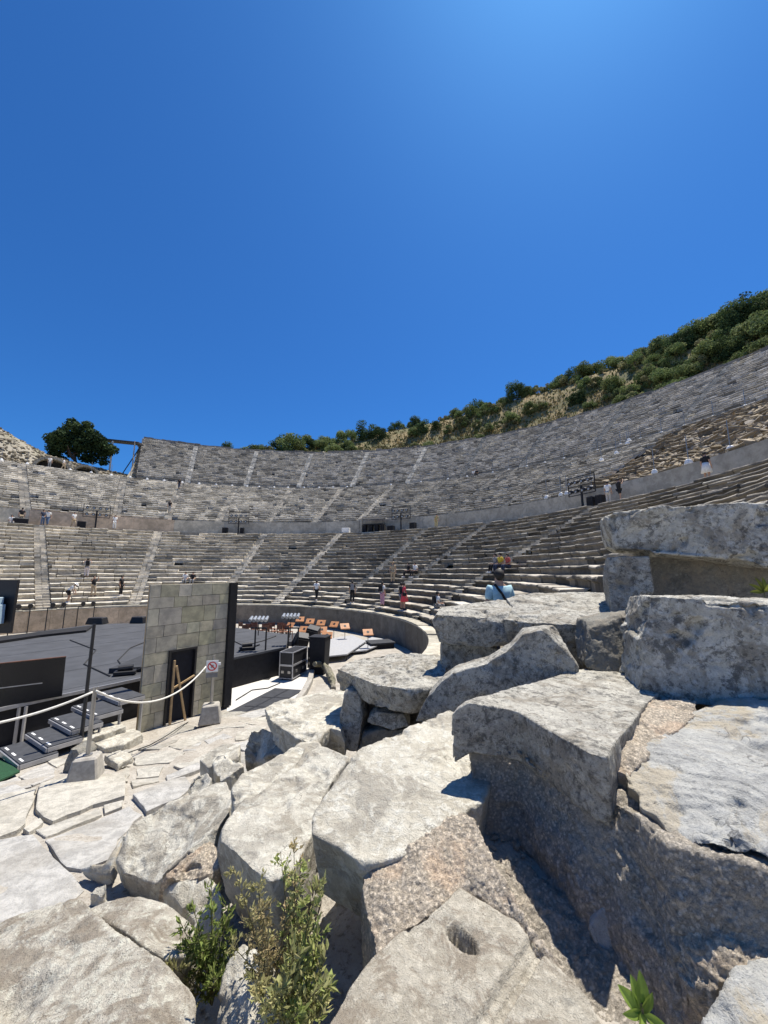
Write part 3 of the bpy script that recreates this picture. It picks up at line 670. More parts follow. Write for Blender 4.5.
# C
rock('broad pale block left of the cream slab with a dark shaded end', [(212, 836, -2.08), (219, 822), (232, 806), (262, 790), (290, 770), (308, 741, -2.0), (322, 742, -2.0), (352, 756, -1.98), (338, 772), (321, 800), (316, 824), (309, 842), (296, 868), (272, 884, -2.08), (255, 872), (234, 852)], z=-2.05, ext=(.08, .12, -.62), mat='lime', inset=.08, seed=4, chip=.025, rounds=3)
rock('narrow pale block behind the broad pale block, dark broken left end', [(224, 796, -2.14), (226, 784), (240, 774), (270, 760), (300, 742), (320, 740), (330, 752), (300, 776), (262, 796), (236, 806), (228, 806)], z=-2.12, ext=(.05, .12, -.42), mat='cream', inset=.05, seed=5, chip=.03, facet=.012)
# D
rock('rounded grey boulder on the paving with a split shaded front', [(113, 856, -2.75), (116, 842, -2.66), (128, 826, -2.58), (163, 804, -2.55), (203, 787, -2.55), (228, 778, -2.5), (234, 796, -2.45), (229, 812, -2.42), (213, 836, -2.42), (186, 852, -2.5), (168, 868, -2.6), (155, 884, -2.78), (140, 880, -2.84), (124, 872, -2.82)], z=-2.6, ext=(.03, .10, -.42), mat='lime', inset=.10, seed=6, chip=.018, rounds=4, amp=.016, facet=.01)
# E: bottom left pair
def hollow(P, Nn):
    c = Pz(14, 992, -2.3); d = np.hypot(P[:, 0]-c[0], P[:, 1]-c[1]); P[:, 2] -= .10*smooth(1-d/.22)*(1+.4*vnoise(P, 18, 3)); return P
rock('large rippled brown grey boulder in the bottom left corner', [(-30, 925, -2.42), (0, 921, -2.42), (40, 909, -2.38), (78, 899, -2.34), (112, 925, -2.28), (140, 945, -2.27), (165, 955, -2.28), (188, 958, -2.31), (192, 975, -2.34), (196, 1005, -2.38), (194, 1060, -2.4), (120, 1100, -2.36), (-60, 1100, -2.36), (-80, 980, -2.4)], z=-2.3, ext=(0, 0, -.55), mat='brownish', inset=.05, seed=7, rounds=4, amp=.016, chip=.015, extra=hollow)
rock('rounded end piece cracked off the bottom left boulder', [(82, 899, -2.34), (100, 895, -2.33), (135, 893, -2.33), (160, 899, -2.35), (178, 911, -2.38), (192, 925, -2.42), (200, 940, -2.47), (194, 950, -2.42), (186, 956, -2.37), (165, 952, -2.31), (140, 942, -2.30), (112, 922, -2.31)], z=-2.35, ext=(0, .05, -.5), mat='brownish', inset=.06, seed=8, rounds=4, amp=.012, chip=.012)
# F
rock('small pale rock between the weeds at the bottom edge', [(200, 1040, -2.5), (206, 1016, -2.45), (216, 980, -2.38), (228, 952, -2.34), (244, 941, -2.32), (262, 950, -2.32), (285, 985, -2.4), (290, 1050, -2.5), (240, 1070, -2.5)], z=-2.4, ext=(.02, .03, -.4), mat='cream', inset=.0, seed=9, rounds=6, chip=.03, amp=.018)
# G with dowel hole and groove
gc = Pz(462, 938, -1.88); gdir = Pz(480, 953, -1.88)-Pz(448, 922, -1.88); gdir /= np.linalg.norm(gdir)
ga, gb = Pz(545, 930, -1.88), Pz(482, 1030, -1.88); gt = (gb-ga)/np.linalg.norm(gb-ga)
def dowel(P, Nn):
    top = Nn[:, 2] > .3
    rel = P-gc; u_ = rel@gdir; w_ = rel[:, 0]*-gdir[1]+rel[:, 1]*gdir[0]
    e = np.sqrt((u_/.095)**2+(w_/.04)**2)+.18*vnoise(P, 20, 4)
    P[:, 2] -= np.where(top, .085*smooth((1.12-e)/.25), 0)
    r2 = P-ga; w2 = r2[:, 0]*-gt[1]+r2[:, 1]*gt[0]
    P[:, 2] -= np.where(top, .035*smooth((.05-np.abs(w2))/.02)+.012*smooth((.20-np.abs(w2+.0))/.06)*(w2 > 0), 0)
    return P
rock('flat warm grey slab with an oval dowel hole at bottom centre', [(300, 1050), (319, 1019), (340, 990), (369, 957), (398, 931), (424, 918), (440, 907), (459, 886), (484, 898), (517, 921), (534, 945), (560, 966), (590, 1000), (612, 1040), (600, 1090), (300, 1100)], z=-1.88, ext=(.02, .03, -.4), mat='warm', inset=.03, seed=10, vox=.011, chip=.008, amp=.009, extra=dowel)
# H
rock('tilted blue grey marble block at the right edge with a broken front lip', [(624, 769, -1.31), (634, 756, -1.29), (645, 745, -1.27), (668, 727, -1.24), (692, 710, -1.20), (730, 697, -1.16), (768, 687, -1.11), (840, 680, -1.05), (900, 800, -1.15), (840, 900, -1.36), (768, 858, -1.37), (748, 846, -1.36), (728, 850, -1.39), (705, 841, -1.38), (690, 846, -1.42), (668, 834, -1.42), (655, 815, -1.39), (641, 809, -1.39), (637, 792, -1.36), (626, 786, -1.36)], z=-1.3, ext=(.06, .10, -.26), mat='bluegrey', inset=.03, seed=11, chip=.04, amp=.016, facet=.03, rounds=1, cutd=.3)
# R1, R0
rock('tall blotchy grey white block with a ledge, right of centre edge', [(640, 697, 3.95), (643, 668, 3.97), (640, 640, 4.0), (648, 612, 4.02), (650, 596, 4.05), (768, 601, 3.7), (900, 606, 3.4), (900, 720, 3.4), (768, 712, 3.72), (700, 706, 3.85), (650, 708, 3.92)], y=3.95, ext=(.22, .75, 0), mat='blotch', inset=.0, seed=12, chip=.05, amp=.022, facet=.02, rounds=2)
rock('long weathered lintel block resting across the top at right', [(606, 528, 5.75), (604, 514, 5.75), (622, 511, 5.6), (640, 508, 5.5), (700, 504, 5.3), (768, 503, 5.1), (900, 500, 4.7), (900, 565, 4.7), (768, 566, 5.1), (720, 558, 5.25), (655, 554, 5.45), (648, 549, 5.5), (620, 548, 5.7), (610, 543, 5.75)], y=5.5, ext=(.35, .85, -.05), mat='blotch', inset=.03, seed=13, chip=.05, amp=.028, rounds=6)
rock('upright grey post block under the left end of the long lintel', [(609, 640, 5.6), (612, 610, 5.6), (608, 580, 5.6), (609, 557, 5.6), (653, 556, 5.45), (654, 590, 5.45), (651, 640, 5.45)], y=5.5, ext=(.25, .6, 0), mat='grey', seed=14, chip=.03, amp=.022, rounds=3)
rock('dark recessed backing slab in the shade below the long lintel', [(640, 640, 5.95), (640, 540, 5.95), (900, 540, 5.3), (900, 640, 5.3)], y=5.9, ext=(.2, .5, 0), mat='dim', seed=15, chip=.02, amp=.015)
# K slabs with their supports
rock('flat topped boulder block left of the shaded gap, standing over a small prop stone', [(428, 613, 6.0), (436, 607, 6.4), (452, 605, 6.6), (505, 598, 7.0), (512, 607, 6.3), (508, 616, 5.75), (500, 619, 5.7), (470, 617, 5.8), (440, 615, 5.95)], y=6, ext=(.10, .02, -.44), mat='grey', inset=.08, seed=16, chip=.035, amp=.022, rounds=2)
rock('wide sunlit flat slab behind the wedge stone', [(502, 619, 5.7), (512, 606, 6.3), (506, 598, 6.8), (520, 593.5, 7.2), (560, 592, 7.2), (606, 592, 7.0), (640, 597, 6.4), (640, 612, 5.6), (604, 616, 5.5), (592, 622, 5.3), (560, 624, 5.35), (530, 622, 5.5)], y=6, ext=(.06, .16, -.6), mat='grey', inset=.04, seed=17, chip=.03, amp=.018, rounds=3)
rock('small squared prop stone under the flat topped boulder block', [(441, 690, 6.15), (442, 641, 6.2), (470, 640, 6.15), (500, 646, 6.0), (500, 690, 6.0)], y=6.1, ext=(.05, .5, 0), mat='grey', seed=18, chip=.02)
rock('filler stone coloured as black shade in the gap left of the tall blotchy block', [(585, 672, 4.75), (588, 622, 4.9), (640, 612, 4.9), (640, 672, 4.7)], y=4.8, ext=(.1, .5, 0), mat='dim', seed=19, chip=.04, amp=.03)
# L wedge
rock('leaning wedge shaped grey stone with a raised peak behind the big block', [(414, 724, 4.9), (425, 699, 4.9), (440, 683, 4.88), (453, 674, 4.86), (486, 664, 4.8), (500, 656, 4.76), (511, 648, 4.74), (523, 635, 4.72), (540, 631, 4.7), (555, 630, 4.7), (565, 642, 4.68), (570, 654, 4.66), (579, 668, 4.64), (580, 700, 4.64), (450, 735, 4.84)], y=4.8, ext=(.12, .34, .03), mat='grey', seed=20, chip=.015, amp=.014, rounds=2)
# N and the stones that carry it
rock('flat grey capstone propped on dark stones left of the wedge', [(334, 668), (350, 661), (364, 657), (400, 653), (445, 655), (446, 676), (441, 681), (430, 688), (412, 690), (390, 687), (372, 683), (352, 675)], z=-1.45, ext=(.03, .06, -.33), mat='grey', inset=.07, seed=21, chip=.03, amp=.02, rounds=2)
rock('upright dark stone under the left end of the capstone', [(341, 752, 5.75), (340, 715, 5.75), (345, 690, 5.75), (360, 692, 5.75), (362, 720, 5.7), (357, 752, 5.7)], y=5.7, ext=(.1, .5, 0), mat='grey', seed=22, chip=.03, amp=.02)
rock('dark angular stone lying wedged under the capstone', [(366, 722, 5.55), (376, 712, 5.55), (404, 714, 5.45), (410, 728, 5.4), (395, 732, 5.45)], y=5.5, ext=(.05, .45, 0), mat='grey', seed=23, chip=.03, amp=.02)
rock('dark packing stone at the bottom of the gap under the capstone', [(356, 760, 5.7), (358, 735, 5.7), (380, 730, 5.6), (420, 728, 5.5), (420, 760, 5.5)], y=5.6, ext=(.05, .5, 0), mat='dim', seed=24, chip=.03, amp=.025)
rock('slab coloured as dark shade filling the back of the gap under the capstone', [(350, 745, 6.2), (350, 690, 6.2), (430, 690, 6.0), (430, 745, 6.0)], y=6.1, ext=(0, .4, 0), mat='dim', seed=25)
# O, P, Q ...
rock('long low sunlit block behind the pale blocks, grey broken front', [(265, 709), (272, 703), (300, 696), (330, 690), (352, 688), (350, 712), (344, 732), (330, 728), (318, 738), (300, 738), (284, 730), (270, 720)], z=-2.1, ext=(.04, .06, -.36), mat='cream', inset=.04, seed=26, chip=.035, amp=.018, facet=.012)
rock('jagged upright fragment in front of the low sunlit block', [(238, 757, -2.75), (243, 744, -2.6), (250, 730, -2.42), (262, 728, -2.4), (290, 735, -2.36), (303, 742, -2.36), (285, 752, -2.4), (272, 752, -2.45), (262, 760, -2.7), (252, 764, -2.85)], z=-2.5, ext=(.08, .12, -.5), mat='lime', inset=0, seed=27, chip=.07, amp=.03, facet=.04, rounds=2)
rock('squared tan stone with a dark left side among the small stones', [(212, 758, -2.72), (224, 752, -2.65), (244, 765, -2.65), (230, 774, -2.68), (220, 780, -2.75), (214, 770, -2.75)], z=-2.68, ext=(.03, .05, -.36), mat='cream', inset=-.02, seed=28, chip=.03, amp=.016)
rock('low pale stone between the tan stone and the jagged fragment', [(200, 760, -2.8), (210, 750, -2.75), (226, 742, -2.7), (240, 744, -2.7), (240, 758, -2.7), (222, 762, -2.75), (208, 768, -2.8)], z=-2.72, ext=(.02, .04, -.3), mat='cream', seed=29, chip=.02, amp=.016)
rock('small grey stone sitting at the left end of the row of small stones', [(183, 792, -2.85), (190, 778, -2.72), (206, 770, -2.7), (212, 778, -2.7), (204, 790, -2.76), (192, 798, -2.9)], z=-2.75, ext=(.03, .05, -.34), mat='lime', seed=30, chip=.03, amp=.016, rounds=6)
rock('thin cream strip of stone along the left of the broad pale block', [(240, 778, -2.22), (262, 764, -2.2), (300, 744, -2.16), (306, 750, -2.16), (280, 768, -2.2), (250, 786, -2.24)], z=-2.2, ext=(.02, .03, -.25), mat='cream', seed=31, chip=.015, amp=.01)
rock('pale sunlit stone in the hollow between two boulders above the weeds', [(158, 884, -2.72), (176, 880, -2.66), (205, 872, -2.62), (222, 890, -2.62), (226, 930, -2.72), (200, 936, -2.78), (180, 905, -2.76)], z=-2.7, ext=(0, .02, -.3), mat='cream', seed=32, chip=.02, amp=.012, rounds=6)
rock('sandy brown mortar lump wedged beside the rounded grey boulder', [(158, 876, -2.62), (176, 862, -2.56), (194, 850, -2.52), (214, 838, -2.5), (222, 862, -2.55), (210, 876, -2.62), (180, 882, -2.66)], z=-2.58, ext=(0, .02, -.3), mat='mort', seed=33, pebble=.008, amp=.012, name='mortar_lump')
rock('thin grey flake leaning against the rounded grey boulder', [(80, 866, -2.98), (90, 862, -2.92), (104, 862, -2.88), (116, 848, -2.84), (124, 832, -2.84), (118, 852, -2.84), (110, 872, -2.9), (98, 876, -3.0)], z=-2.9, ext=(.02, .05, -.13), mat='bluegrey', seed=34, chip=.02, amp=.01, vox=.01)
rock('small cream chip on the ground below the rounded grey boulder', [(90, 893, -2.98), (96, 886, -2.95), (107, 881, -2.92), (106, 892, -2.92), (100, 898, -2.97)], z=-2.95, ext=(0, .03, -.14), mat='cream', seed=35, vox=.01)
rock('pale broken slab of marble lying on the paving by the concrete foot', [(103, 754, -3.50), (122, 748, -3.52), (134, 756, -3.50), (118, 764, -3.46)], z=-3.5, cuts=2, ext=(0, 0, -.14), mat='cream', seed=36, vox=.02, chip=.02)
rock('yellowish rough block between the steps and the stage wall', [(66, 737, -3.55), (96, 726, -3.58), (118, 721, -3.6), (126, 726, -3.58), (104, 734, -3.56), (80, 742, -3.55)], z=-3.55, ext=(0, .05, -.4), cuts=3, mat='cream', seed=37, vox=.02, chip=.03)
rock('flat yellowish slab beside the rough block near the stage wall', [(92, 742, -3.68), (108, 734, -3.70), (132, 728, -3.74), (144, 733, -3.74), (124, 744, -3.68), (104, 748, -3.66)], z=-3.7, cuts=3, ext=(0, .05, -.3), mat='cream', seed=38, vox=.02, chip=.02)
rock('dark jagged stone just left of the leftmost concrete foot', [(60, 775, 7.6), (63, 758, 7.6), (67, 748, 7.65), (76, 749, 7.6), (80, 756, 7.55), (72, 776, 7.5)], y=7.6, ext=(.1, .35, 0), mat='dim', seed=39, vox=.02, chip=.05, amp=.03)
rock('bottom right corner rock of pale pitted stone', [(694, 1005, -1.82), (706, 982, -1.76), (740, 965, -1.73), (768, 955, -1.72), (860, 960, -1.7), (860, 1100, -1.75), (690, 1100, -1.88)], z=-1.75, ext=(.05, .05, -.4), mat='bluegrey', seed=40, chip=.02, amp=.018, pebble=.006, rounds=3)
rock('small pale pebble of stone beside the bottom right corner rock', [(664, 1012, -2.2), (672, 998, -2.15), (682, 995, -2.14), (690, 1004, -2.14), (684, 1016, -2.18), (670, 1020, -2.2)], z=-2.15, ext=(.02, .03, -.12), mat='cream', seed=41, vox=.008, rounds=6)
# ---- exposed mortar cores of the ruined wall
rock('shaded grey mortar core of the ruined wall under the big block', [
 (0, 0, .73, 3.54, -1.52), (0, 0, 1.16, 3.52, -1.46), *[(0, 0, *(np.array(Pz(u, v, -1.15))[:2]+np.array((.07, .10))), -1.44) for u, v in ((551, 732), (589, 753), (606, 758))], *[(0, 0, *(np.array(Pz(u, v, -1.33))[:2]+np.array((.05, .07))), -1.42) for u, v in ((644, 812), (668, 836), (705, 844), (768, 858))], (0, 0, 3.4, 1.9, -1.5), (0, 0, 3.6, 4.6, -1.36), (0, 0, 2.2, 5.0, -1.42), (0, 0, 1.5, 4.0, -1.42), (0, 0, 1.05, 3.78, -1.46)], z=-1.5, mat='mort_shade', seed=50, vox=.012, amp=.03, pebble=.008, chip=.03, rounds=1, cuts=0, name='mortar_core', cat='mortar core', ext=(-.24, -.20, -1.2))
rock('sunlit pinkish mortar slope between the cream slab and the holed slab', [
 *[(0, 0, *Pz(u, v, z_)) for u, v, z_ in ((362, 866, -1.86), (381, 856, -1.80), (412, 846, -1.775), (444, 820, -1.73), (462, 812, -1.71), (474, 818, -1.72), (500, 872, -1.80), (530, 925, -1.86), (566, 968, -1.90), (566, 974, -1.91), (560, 974, -1.91), (534, 949, -1.905), (517, 925, -1.905), (484, 902, -1.905), (459, 890, -1.905), (440, 911, -1.91), (398, 936, -1.93), (376, 958, -1.97), (366, 915, -1.93))]], z=-1.9, mat='mort', seed=51, vox=.011, amp=.016, pebble=.010, chip=.012, cuts=0, rounds=1, name='mortar_core', cat='mortar core', ext=(0, .05, -.6))
rock('rough sunlit mortar lumps spilling out at the lower right edge', [
 (678, 915, -1.72), (690, 890, -1.62), (715, 876, -1.57), (768, 866, -1.54), (880, 860, -1.5), (880, 1000, -1.72), (768, 975, -1.78), (715, 985, -1.84), (684, 985, -1.9), (668, 955, -1.88)], z=-1.8, mat='mort', seed=52, vox=.014, amp=.03, pebble=.012, chip=.04, rounds=1, name='mortar_core', cat='mortar core', ext=(0, .05, -.5))
rock('strip of sandy mortar between the big block top and the tilted marble block', [(604, 757, -1.25), (612, 738, -1.2), (630, 715, -1.18), (645, 698, -1.17), (696, 700, -1.16), (700, 712, -1.2), (656, 747, -1.26), (632, 776, -1.32), (618, 772, -1.33)], z=-1.22, mat='mort', seed=53, vox=.012, amp=.010, pebble=.006, rounds=1, cuts=0, name='mortar_core', cat='mortar core', ext=(.01, .03, -.45))
rock('low shaded mortar ledge along the foot of the grey mortar core', [(0, 0, .55, 3.12, -2.05), (0, 0, 1.0, 3.15, -2.05), (0, 0, 1.55, 2.3, -2.2), (0, 0, 1.7, 1.6, -2.3), (0, 0, 1.0, 1.7, -2.3), (0, 0, .84, 2.3, -2.2), (0, 0, .60, 2.7, -2.12)], z=-2.1, mat='mort_shade', seed=55, vox=.013, amp=.02, pebble=.014, chip=.02, rounds=1, cuts=0, name='mortar_core', cat='mortar core', ext=(0, .02, -.4))
rock('pale smooth stone chip set in the shaded mortar face', [(588, 928, 2.63), (604, 904, 2.65), (612, 902, 2.65), (614, 925, 2.61), (642, 945, 2.54), (636, 968, 2.52), (612, 960, 2.56), (598, 950, 2.59)], y=2.35, ext=(.08, .16, 0), mat='bluegrey', seed=54, vox=.008, amp=.006, chip=.0, rounds=4, name='stone_chip', cat='stone')
# ---- paving
def paving():
    S4 = 4.267; o4 = (0, 760); S6 = 3.84; o6 = (120, 560)
    warm = (.53, .52, .485); blue = (.48, .485, .49); pale = (.50, .495, .47); grey = (.41, .405, .385); tile = (.52, .515, .505)
    def q4(*p): return [(x/S4+o4[0], y/S4+o4[1]) for x, y in p]
    def q6(*p): return [(x/S6+o6[0], y/S6+o6[1]) for x, y in p]
    L = [(q4((-120, 185), (0, 150), (150, 117), (135, 190), (105, 270), (78, 298), (0, 328), (-120, 370)), warm, .10), (q4((168, 100), (290, 66), (420, 58), (538, 57), (532, 150), (400, 190), (222, 258), (184, 240), (154, 212)), warm, .12),
     (q4((100, 292), (178, 246), (188, 265), (130, 308)), warm, .06), (q4((154, 300), (426, 208), (438, 233), (190, 332)), pale, .04), (q4((440, 196), (526, 172), (528, 200), (447, 230)), warm, .04),
     (q4((-140, 380), (0, 338), (138, 318), (272, 460), (330, 520), (360, 560), (250, 660), (0, 710), (-140, 740)), blue, .03), (q4((194, 345), (400, 262), (556, 198), (604, 235), (520, 320), (470, 420), (345, 470), (282, 458)), blue, .03),
     (q4((568, 145), (640, 118), (700, 92), (790, 70), (820, 110), (768, 160), (690, 190), (628, 218)), blue, .13),
     (q4((80, 70), (200, 12), (236, 36), (233, 76), (142, 108)), tile, .02), (q4((-60, 108), (0, 92), (72, 72), (136, 112), (20, 144), (-60, 170)), tile, .02), (q4((205, 8), (235, -10), (300, 0), (240, 32)), warm, .02),
     (q6((-10, 664), (80, 656), (92, 688), (0, 714), (-40, 710)), warm, .05), (q6((70, 726), (160, 676), (242, 628), (300, 640), (212, 698), (150, 726)), grey, .03), (q6((186, 713), (330, 662), (398, 650), (312, 698), (232, 728)), pale, .03),
     (q6((322, 694), (400, 666), (432, 680), (342, 708)), blue, .03), (q6((54, 752), (178, 732), (248, 740), (190, 778), (62, 788)), pale, .03), (q6((204, 790), (320, 748), (440, 702), (458, 718), (332, 778), (236, 800)), pale, .03),
     (q6((-10, 782), (38, 800), (30, 848), (-20, 850)), warm, .03), (q6((64, 802), (168, 792), (150, 828), (62, 838)), pale, .03), (q6((176, 828), (300, 776), (318, 800), (184, 848)), blue, .05), (q6((404, 602), (480, 592), (556, 592), (478, 640), (322, 650)), pale, .02),
     (q6((268, 704), (312, 700), (290, 730), (240, 734)), blue, .02), (q6((40, 850), (150, 834), (150, 850), (50, 872)), pale, .02), (q6((-30, 720), (50, 730), (48, 752), (-30, 770)), grey, .02), (q6((450, 662), (500, 640), (570, 640), (480, 690), (440, 694)), warm, .02)]
    def Pground(u, v, off):
        a = -2.35
        for _ in range(10):
            p = Pslope(u, v, a, -.165); a += .8*(gz(p[0], p[1])+off-p[2])
        return p
    cents = []
    gg = np.random.default_rng(8)
    bm = bmesh.new(); lay = bm.verts.layers.float_vector.new('t')
    da = np.array((.56, .83)); db = np.array((-.83, .56)); extra = []
    for poly, c, h in L: cents.append(np.mean([Pground(u, v, 0) for u, v in poly], 0))
    for i in range(-8, 9):
        x = -9.0
        for j in range(-16, 18):
            c_ = np.array((-3.6, 8.6))+da*(j*1.3+gg.uniform(-.15, .15)+(i % 2)*.6)+db*(i*.78)
            if not (5.6 < c_[1] < 12.9 and -6.3 < c_[0] < -1.2): continue
            if c_[1] > 10.4 and c_[0] < -5.2: continue
            if min(np.hypot(*(q[:2]-c_)) for q in cents) < .78: continue
            w, hh = gg.uniform(.54, .63), gg.uniform(.31, .37)
            P_ = [c_+da*(sx*w+gg.normal(0, .04))+db*(sy*hh+gg.normal(0, .03)) for sx, sy in ((-1, -1), (1, -1), (1, 1), (-1, 1))]
            extra.append(([np.array((p[0], p[1], gz(p[0], p[1])+.015)) for p in P_], (pale, grey, warm, blue)[gg.integers(4)], None))
    for poly, c, h in L+extra:
        P = poly if h is None else [Pground(u, v, .012+h*.3) for u, v in poly]
        # break up straight sides
        Q = []
        for i in range(len(P)):
            a, b = P[i], P[(i+1) % len(P)]; n = max(1, int(np.linalg.norm(b-a)/.16))
            for k in range(n): Q.append(a+(b-a)*k/n+(np.r_[gg.normal(0, .009, 2), 0] if True else 0))
        A = [bm.verts.new(p+np.array((0, 0, .0))) for p in Q]; cc = np.mean(Q, 0)
        I = [bm.verts.new(cc+(p-cc)*.975+np.array((0, 0, .006))) for p in Q]; B = [bm.verts.new(p-np.array((0, 0, .25))) for p in Q]
        n = len(A); f = bm.faces.new(I); bmesh.ops.triangulate(bm, faces=[f])
        for i in range(n):
            j = (i+1) % n; bm.faces.new((A[i], A[j], I[j], I[i])); bm.faces.new((B[i], B[j], A[j], A[i]))
        for v in A+I+B: v[lay] = Vector(c)
    bmesh.ops.recalc_face_normals(bm, faces=bm.faces)
    me = bpy.data.meshes.new('paving'); t = [v[lay][:] for v in bm.verts]; bm.verts.layers.float_vector.remove(lay); bm.to_mesh(me); bm.free()
    at = me.attributes.new('tone', 'FLOAT_COLOR', 'POINT'); cc = np.ones((len(t), 4), np.float32); cc[:, :3] = t; at.data.foreach_set('color', cc.ravel())
    me.materials.append(M['slab']); tag(link('paving', me), kind='structure')
    # pale floor of the orchestra on the right and its curved kerb
    pts = [Pz(u, v, FLOOR+.03) for u, v in ((226, 716), (232, 668), (270, 655), (300, 650), (318, 655), (314, 668), (311, 677), (306, 688), (297, 700), (280, 712), (262, 724), (240, 728))]
    pts = [np.array(p) for p in pts]
    mb = MB(); n = len(pts); mb.add([tuple(p) for p in pts]+[tuple(p-np.array((0, 0, .2))) for p in pts], [tuple(range(n))]+[(i, i+n, (i+1) % n+n, (i+1) % n) for i in range(n)])
    tag(mb.build('orchestra_floor', plain('pale_floor', (.56, .54, .50), .85, var=.1, sc=2, bmp=.2)), kind='structure')
paving()

# grit and pebbles in the gaps between the blocks
def grit():
    q = np.random.default_rng(12); pts = []
    for _ in range(2600):
        x, y = q.uniform(-2.2, 1.6), q.uniform(1.5, 6.5); pts.append((x, y, gz(x, y)+.004))
    rock_cloud('gravel', pts, lambda k: .006+abs(k.normal(0, .014)), [np.array((.42, .39, .34)), np.array((.34, .31, .27)), np.array((.5, .48, .43))], 14)
grit()
# ================================================================== stage and its gear
ST_Z = -3.2
def deckpoly(pts, z): return [(p[0], p[1], z) for p in pts]
stage = empty('concert_stage', (-10, 16, FLOOR)); tag(stage, 'low dark grey concert stage built over the orchestra floor', 'stage')
outl = [(-9.9, 8.6), (-8.62, 10.7), (-7.55, 12.3), (-5.85, 15.0), (-4.25, 17.3), (-4.9, 20.6), (-9, 23.4), (-15.0, 25.4), (-18, 24.6), (-19.2, 19.9), (-17, 10), (-13, 7.4)]
off = Vector((-10, 16, FLOOR))
def rel(p, o=off): return tuple(Vector(p)-o)
mb = MB(); n = len(outl)
mb.add([rel((x, y, ST_Z)) for x, y in outl]+[rel((x, y, ST_Z-.08)) for x, y in outl], [tuple(range(n)), tuple(range(n, 2*n))[::-1]]+[(i, i+n, (i+1) % n+n, (i+1) % n) for i in range(n)])
mb.build('deck', M['deck'], stage)
mb = MB()
inn = [(x*.992-.1, y*.992+.12) for x, y in outl]
mb.add([rel((x, y, ST_Z-.085)) for x, y in inn]+[rel((x, y, FLOOR+.0)) for x, y in inn], [(i, i+n, (i+1) % n+n, (i+1) % n) for i in range(n)])
mb.build('skirt', M['fabric'], stage)
mb = MB()
for (x0, y0), (x1, y1) in zip(outl[:3], outl[1:4]): mb.bar(rel((x0+.03, y0-.03, ST_Z-.035)), rel((x1+.03, y1-.03, ST_Z-.035)), .05, .085)
mb.build('edge_rail', M['alu'], stage)
for (x, y) in ((-9.55, 9.05), (-8.95, 10.05)):
    for k in (0, .09): MB().box((x+10+k, y-16+k, (ST_Z-.08-FLOOR)/2), (.05, .05, ST_Z-.1-FLOOR)).build('leg', M['alu'], stage)
# seams between deck panels: thin dark joints let into the deck
mb = MB(); d1 = Vector((.56, .83, 0)); d2 = Vector((.83, -.56, 0))
for k in range(-3, 5):
    c = Vector((-11, 16.5, ST_Z+.003))+d2*(k*2.4); hits = []
    for (xa, ya), (xb, yb) in zip(outl, outl[1:]+outl[:1]):
        ex, ey = xb-xa, yb-ya; den = d1.x*ey-d1.y*ex
        if abs(den) < 1e-6: continue
        t = ((xa-c.x)*ey-(ya-c.y)*ex)/den; s_ = ((xa-c.x)*d1.y-(ya-c.y)*d1.x)/den
        if 0 <= s_ <= 1: hits.append(t)
    if len(hits) >= 2: mb.bar(c+d1*(min(hits)+.15)-off, c+d1*(max(hits)-.15)-off, .016, .003)
mb.build('panel_joints', M['black'], stage)
# black dance carpet rolled edge on the left
mb = MB(); a = Pz(-20, 641, ST_Z+.02); b = Pz(93, 627, ST_Z+.02); c = Pz(86, 632, ST_Z+.02); d = Pz(40, 637, ST_Z+.02); e = Pz(-20, 646, ST_Z+.02)
mb.add([tuple(p) for p in (a, b, c, d, e)]+[tuple(p+np.array((0, 0, .1))) for p in (a, b, c, d, e)], [(0, 1, 2, 3, 4), (9, 8, 7, 6, 5)]+[(i, i+5, (i+1) % 5+5, (i+1) % 5) for i in range(5)])
tag(mb.build('ramp', M['fabric']), 'long thin black ramp lying across the far left of the stage', 'ramp')
# ---- steps
up = Vector((.54, .84, 0)).normalized(); nos = Vector((-.84, .54, 0))
steps = empty('stage_steps', (-7.2, 8.2, -3.75)); tag(steps, 'five black stage steps with aluminium frames and white edge tape', 'steps'); so = Vector((-7.2, 8.2, -3.75))
corners = [((20, 764), -3.58), ((48, 747), -3.46), ((72, 730), -3.34), ((95, 716), -3.25), ((120, 701), -3.14)]
for (uv, z) in corners:
    p = Vector(Pz(uv[0], uv[1], z))-so; W = 1.25; D = .58
    c0 = p; c1 = p+nos*W; c2 = c1+up*D; c3 = c0+up*D
    mb = MB(); t = Vector((0, 0, -.02)); mb.add([c0, c1, c2, c3]+[q+t for q in (c0, c1, c2, c3)], [(0, 1, 2, 3), (7, 6, 5, 4), (0, 4, 5, 1), (1, 5, 6, 2), (2, 6, 7, 3), (3, 7, 4, 0)])
    tr = mb.build('tread', M['tread'], steps)
    mb = MB()
    q0, q1, q2, q3 = [q+Vector((0, 0, -.06)) for q in (c0, c1, c2, c3)]
    mb.bar(q0-up*.01, q1-up*.01, .04, .08); mb.bar(q0, q3, .04, .08); mb.bar(q1, q2, .04, .08)
    mb.build('frame', M['alu'], tr)
    for w in (.08, .52, .95):
        a_ = c0+nos*w+up*.045+Vector((0, 0, .004)); MB().add([a_, a_+nos*.2, a_+nos*.2+up*.035, a_+up*.035], [(0, 1, 2, 3)]).build('tape', M['tape'], tr)
    lz = p.z-.1
    for q in (c0+nos*.04+up*.04, c0+nos*.04+up*(D-.04), c1-nos*.04+up*.04):
        zz = gz(q.x+so.x, q.y+so.y)-so.z; 
        if q.z-.1-zz > .05: MB().bar((q.x, q.y, zz), (q.x, q.y, q.z-.1), .045).build('leg', M['alu'], steps)
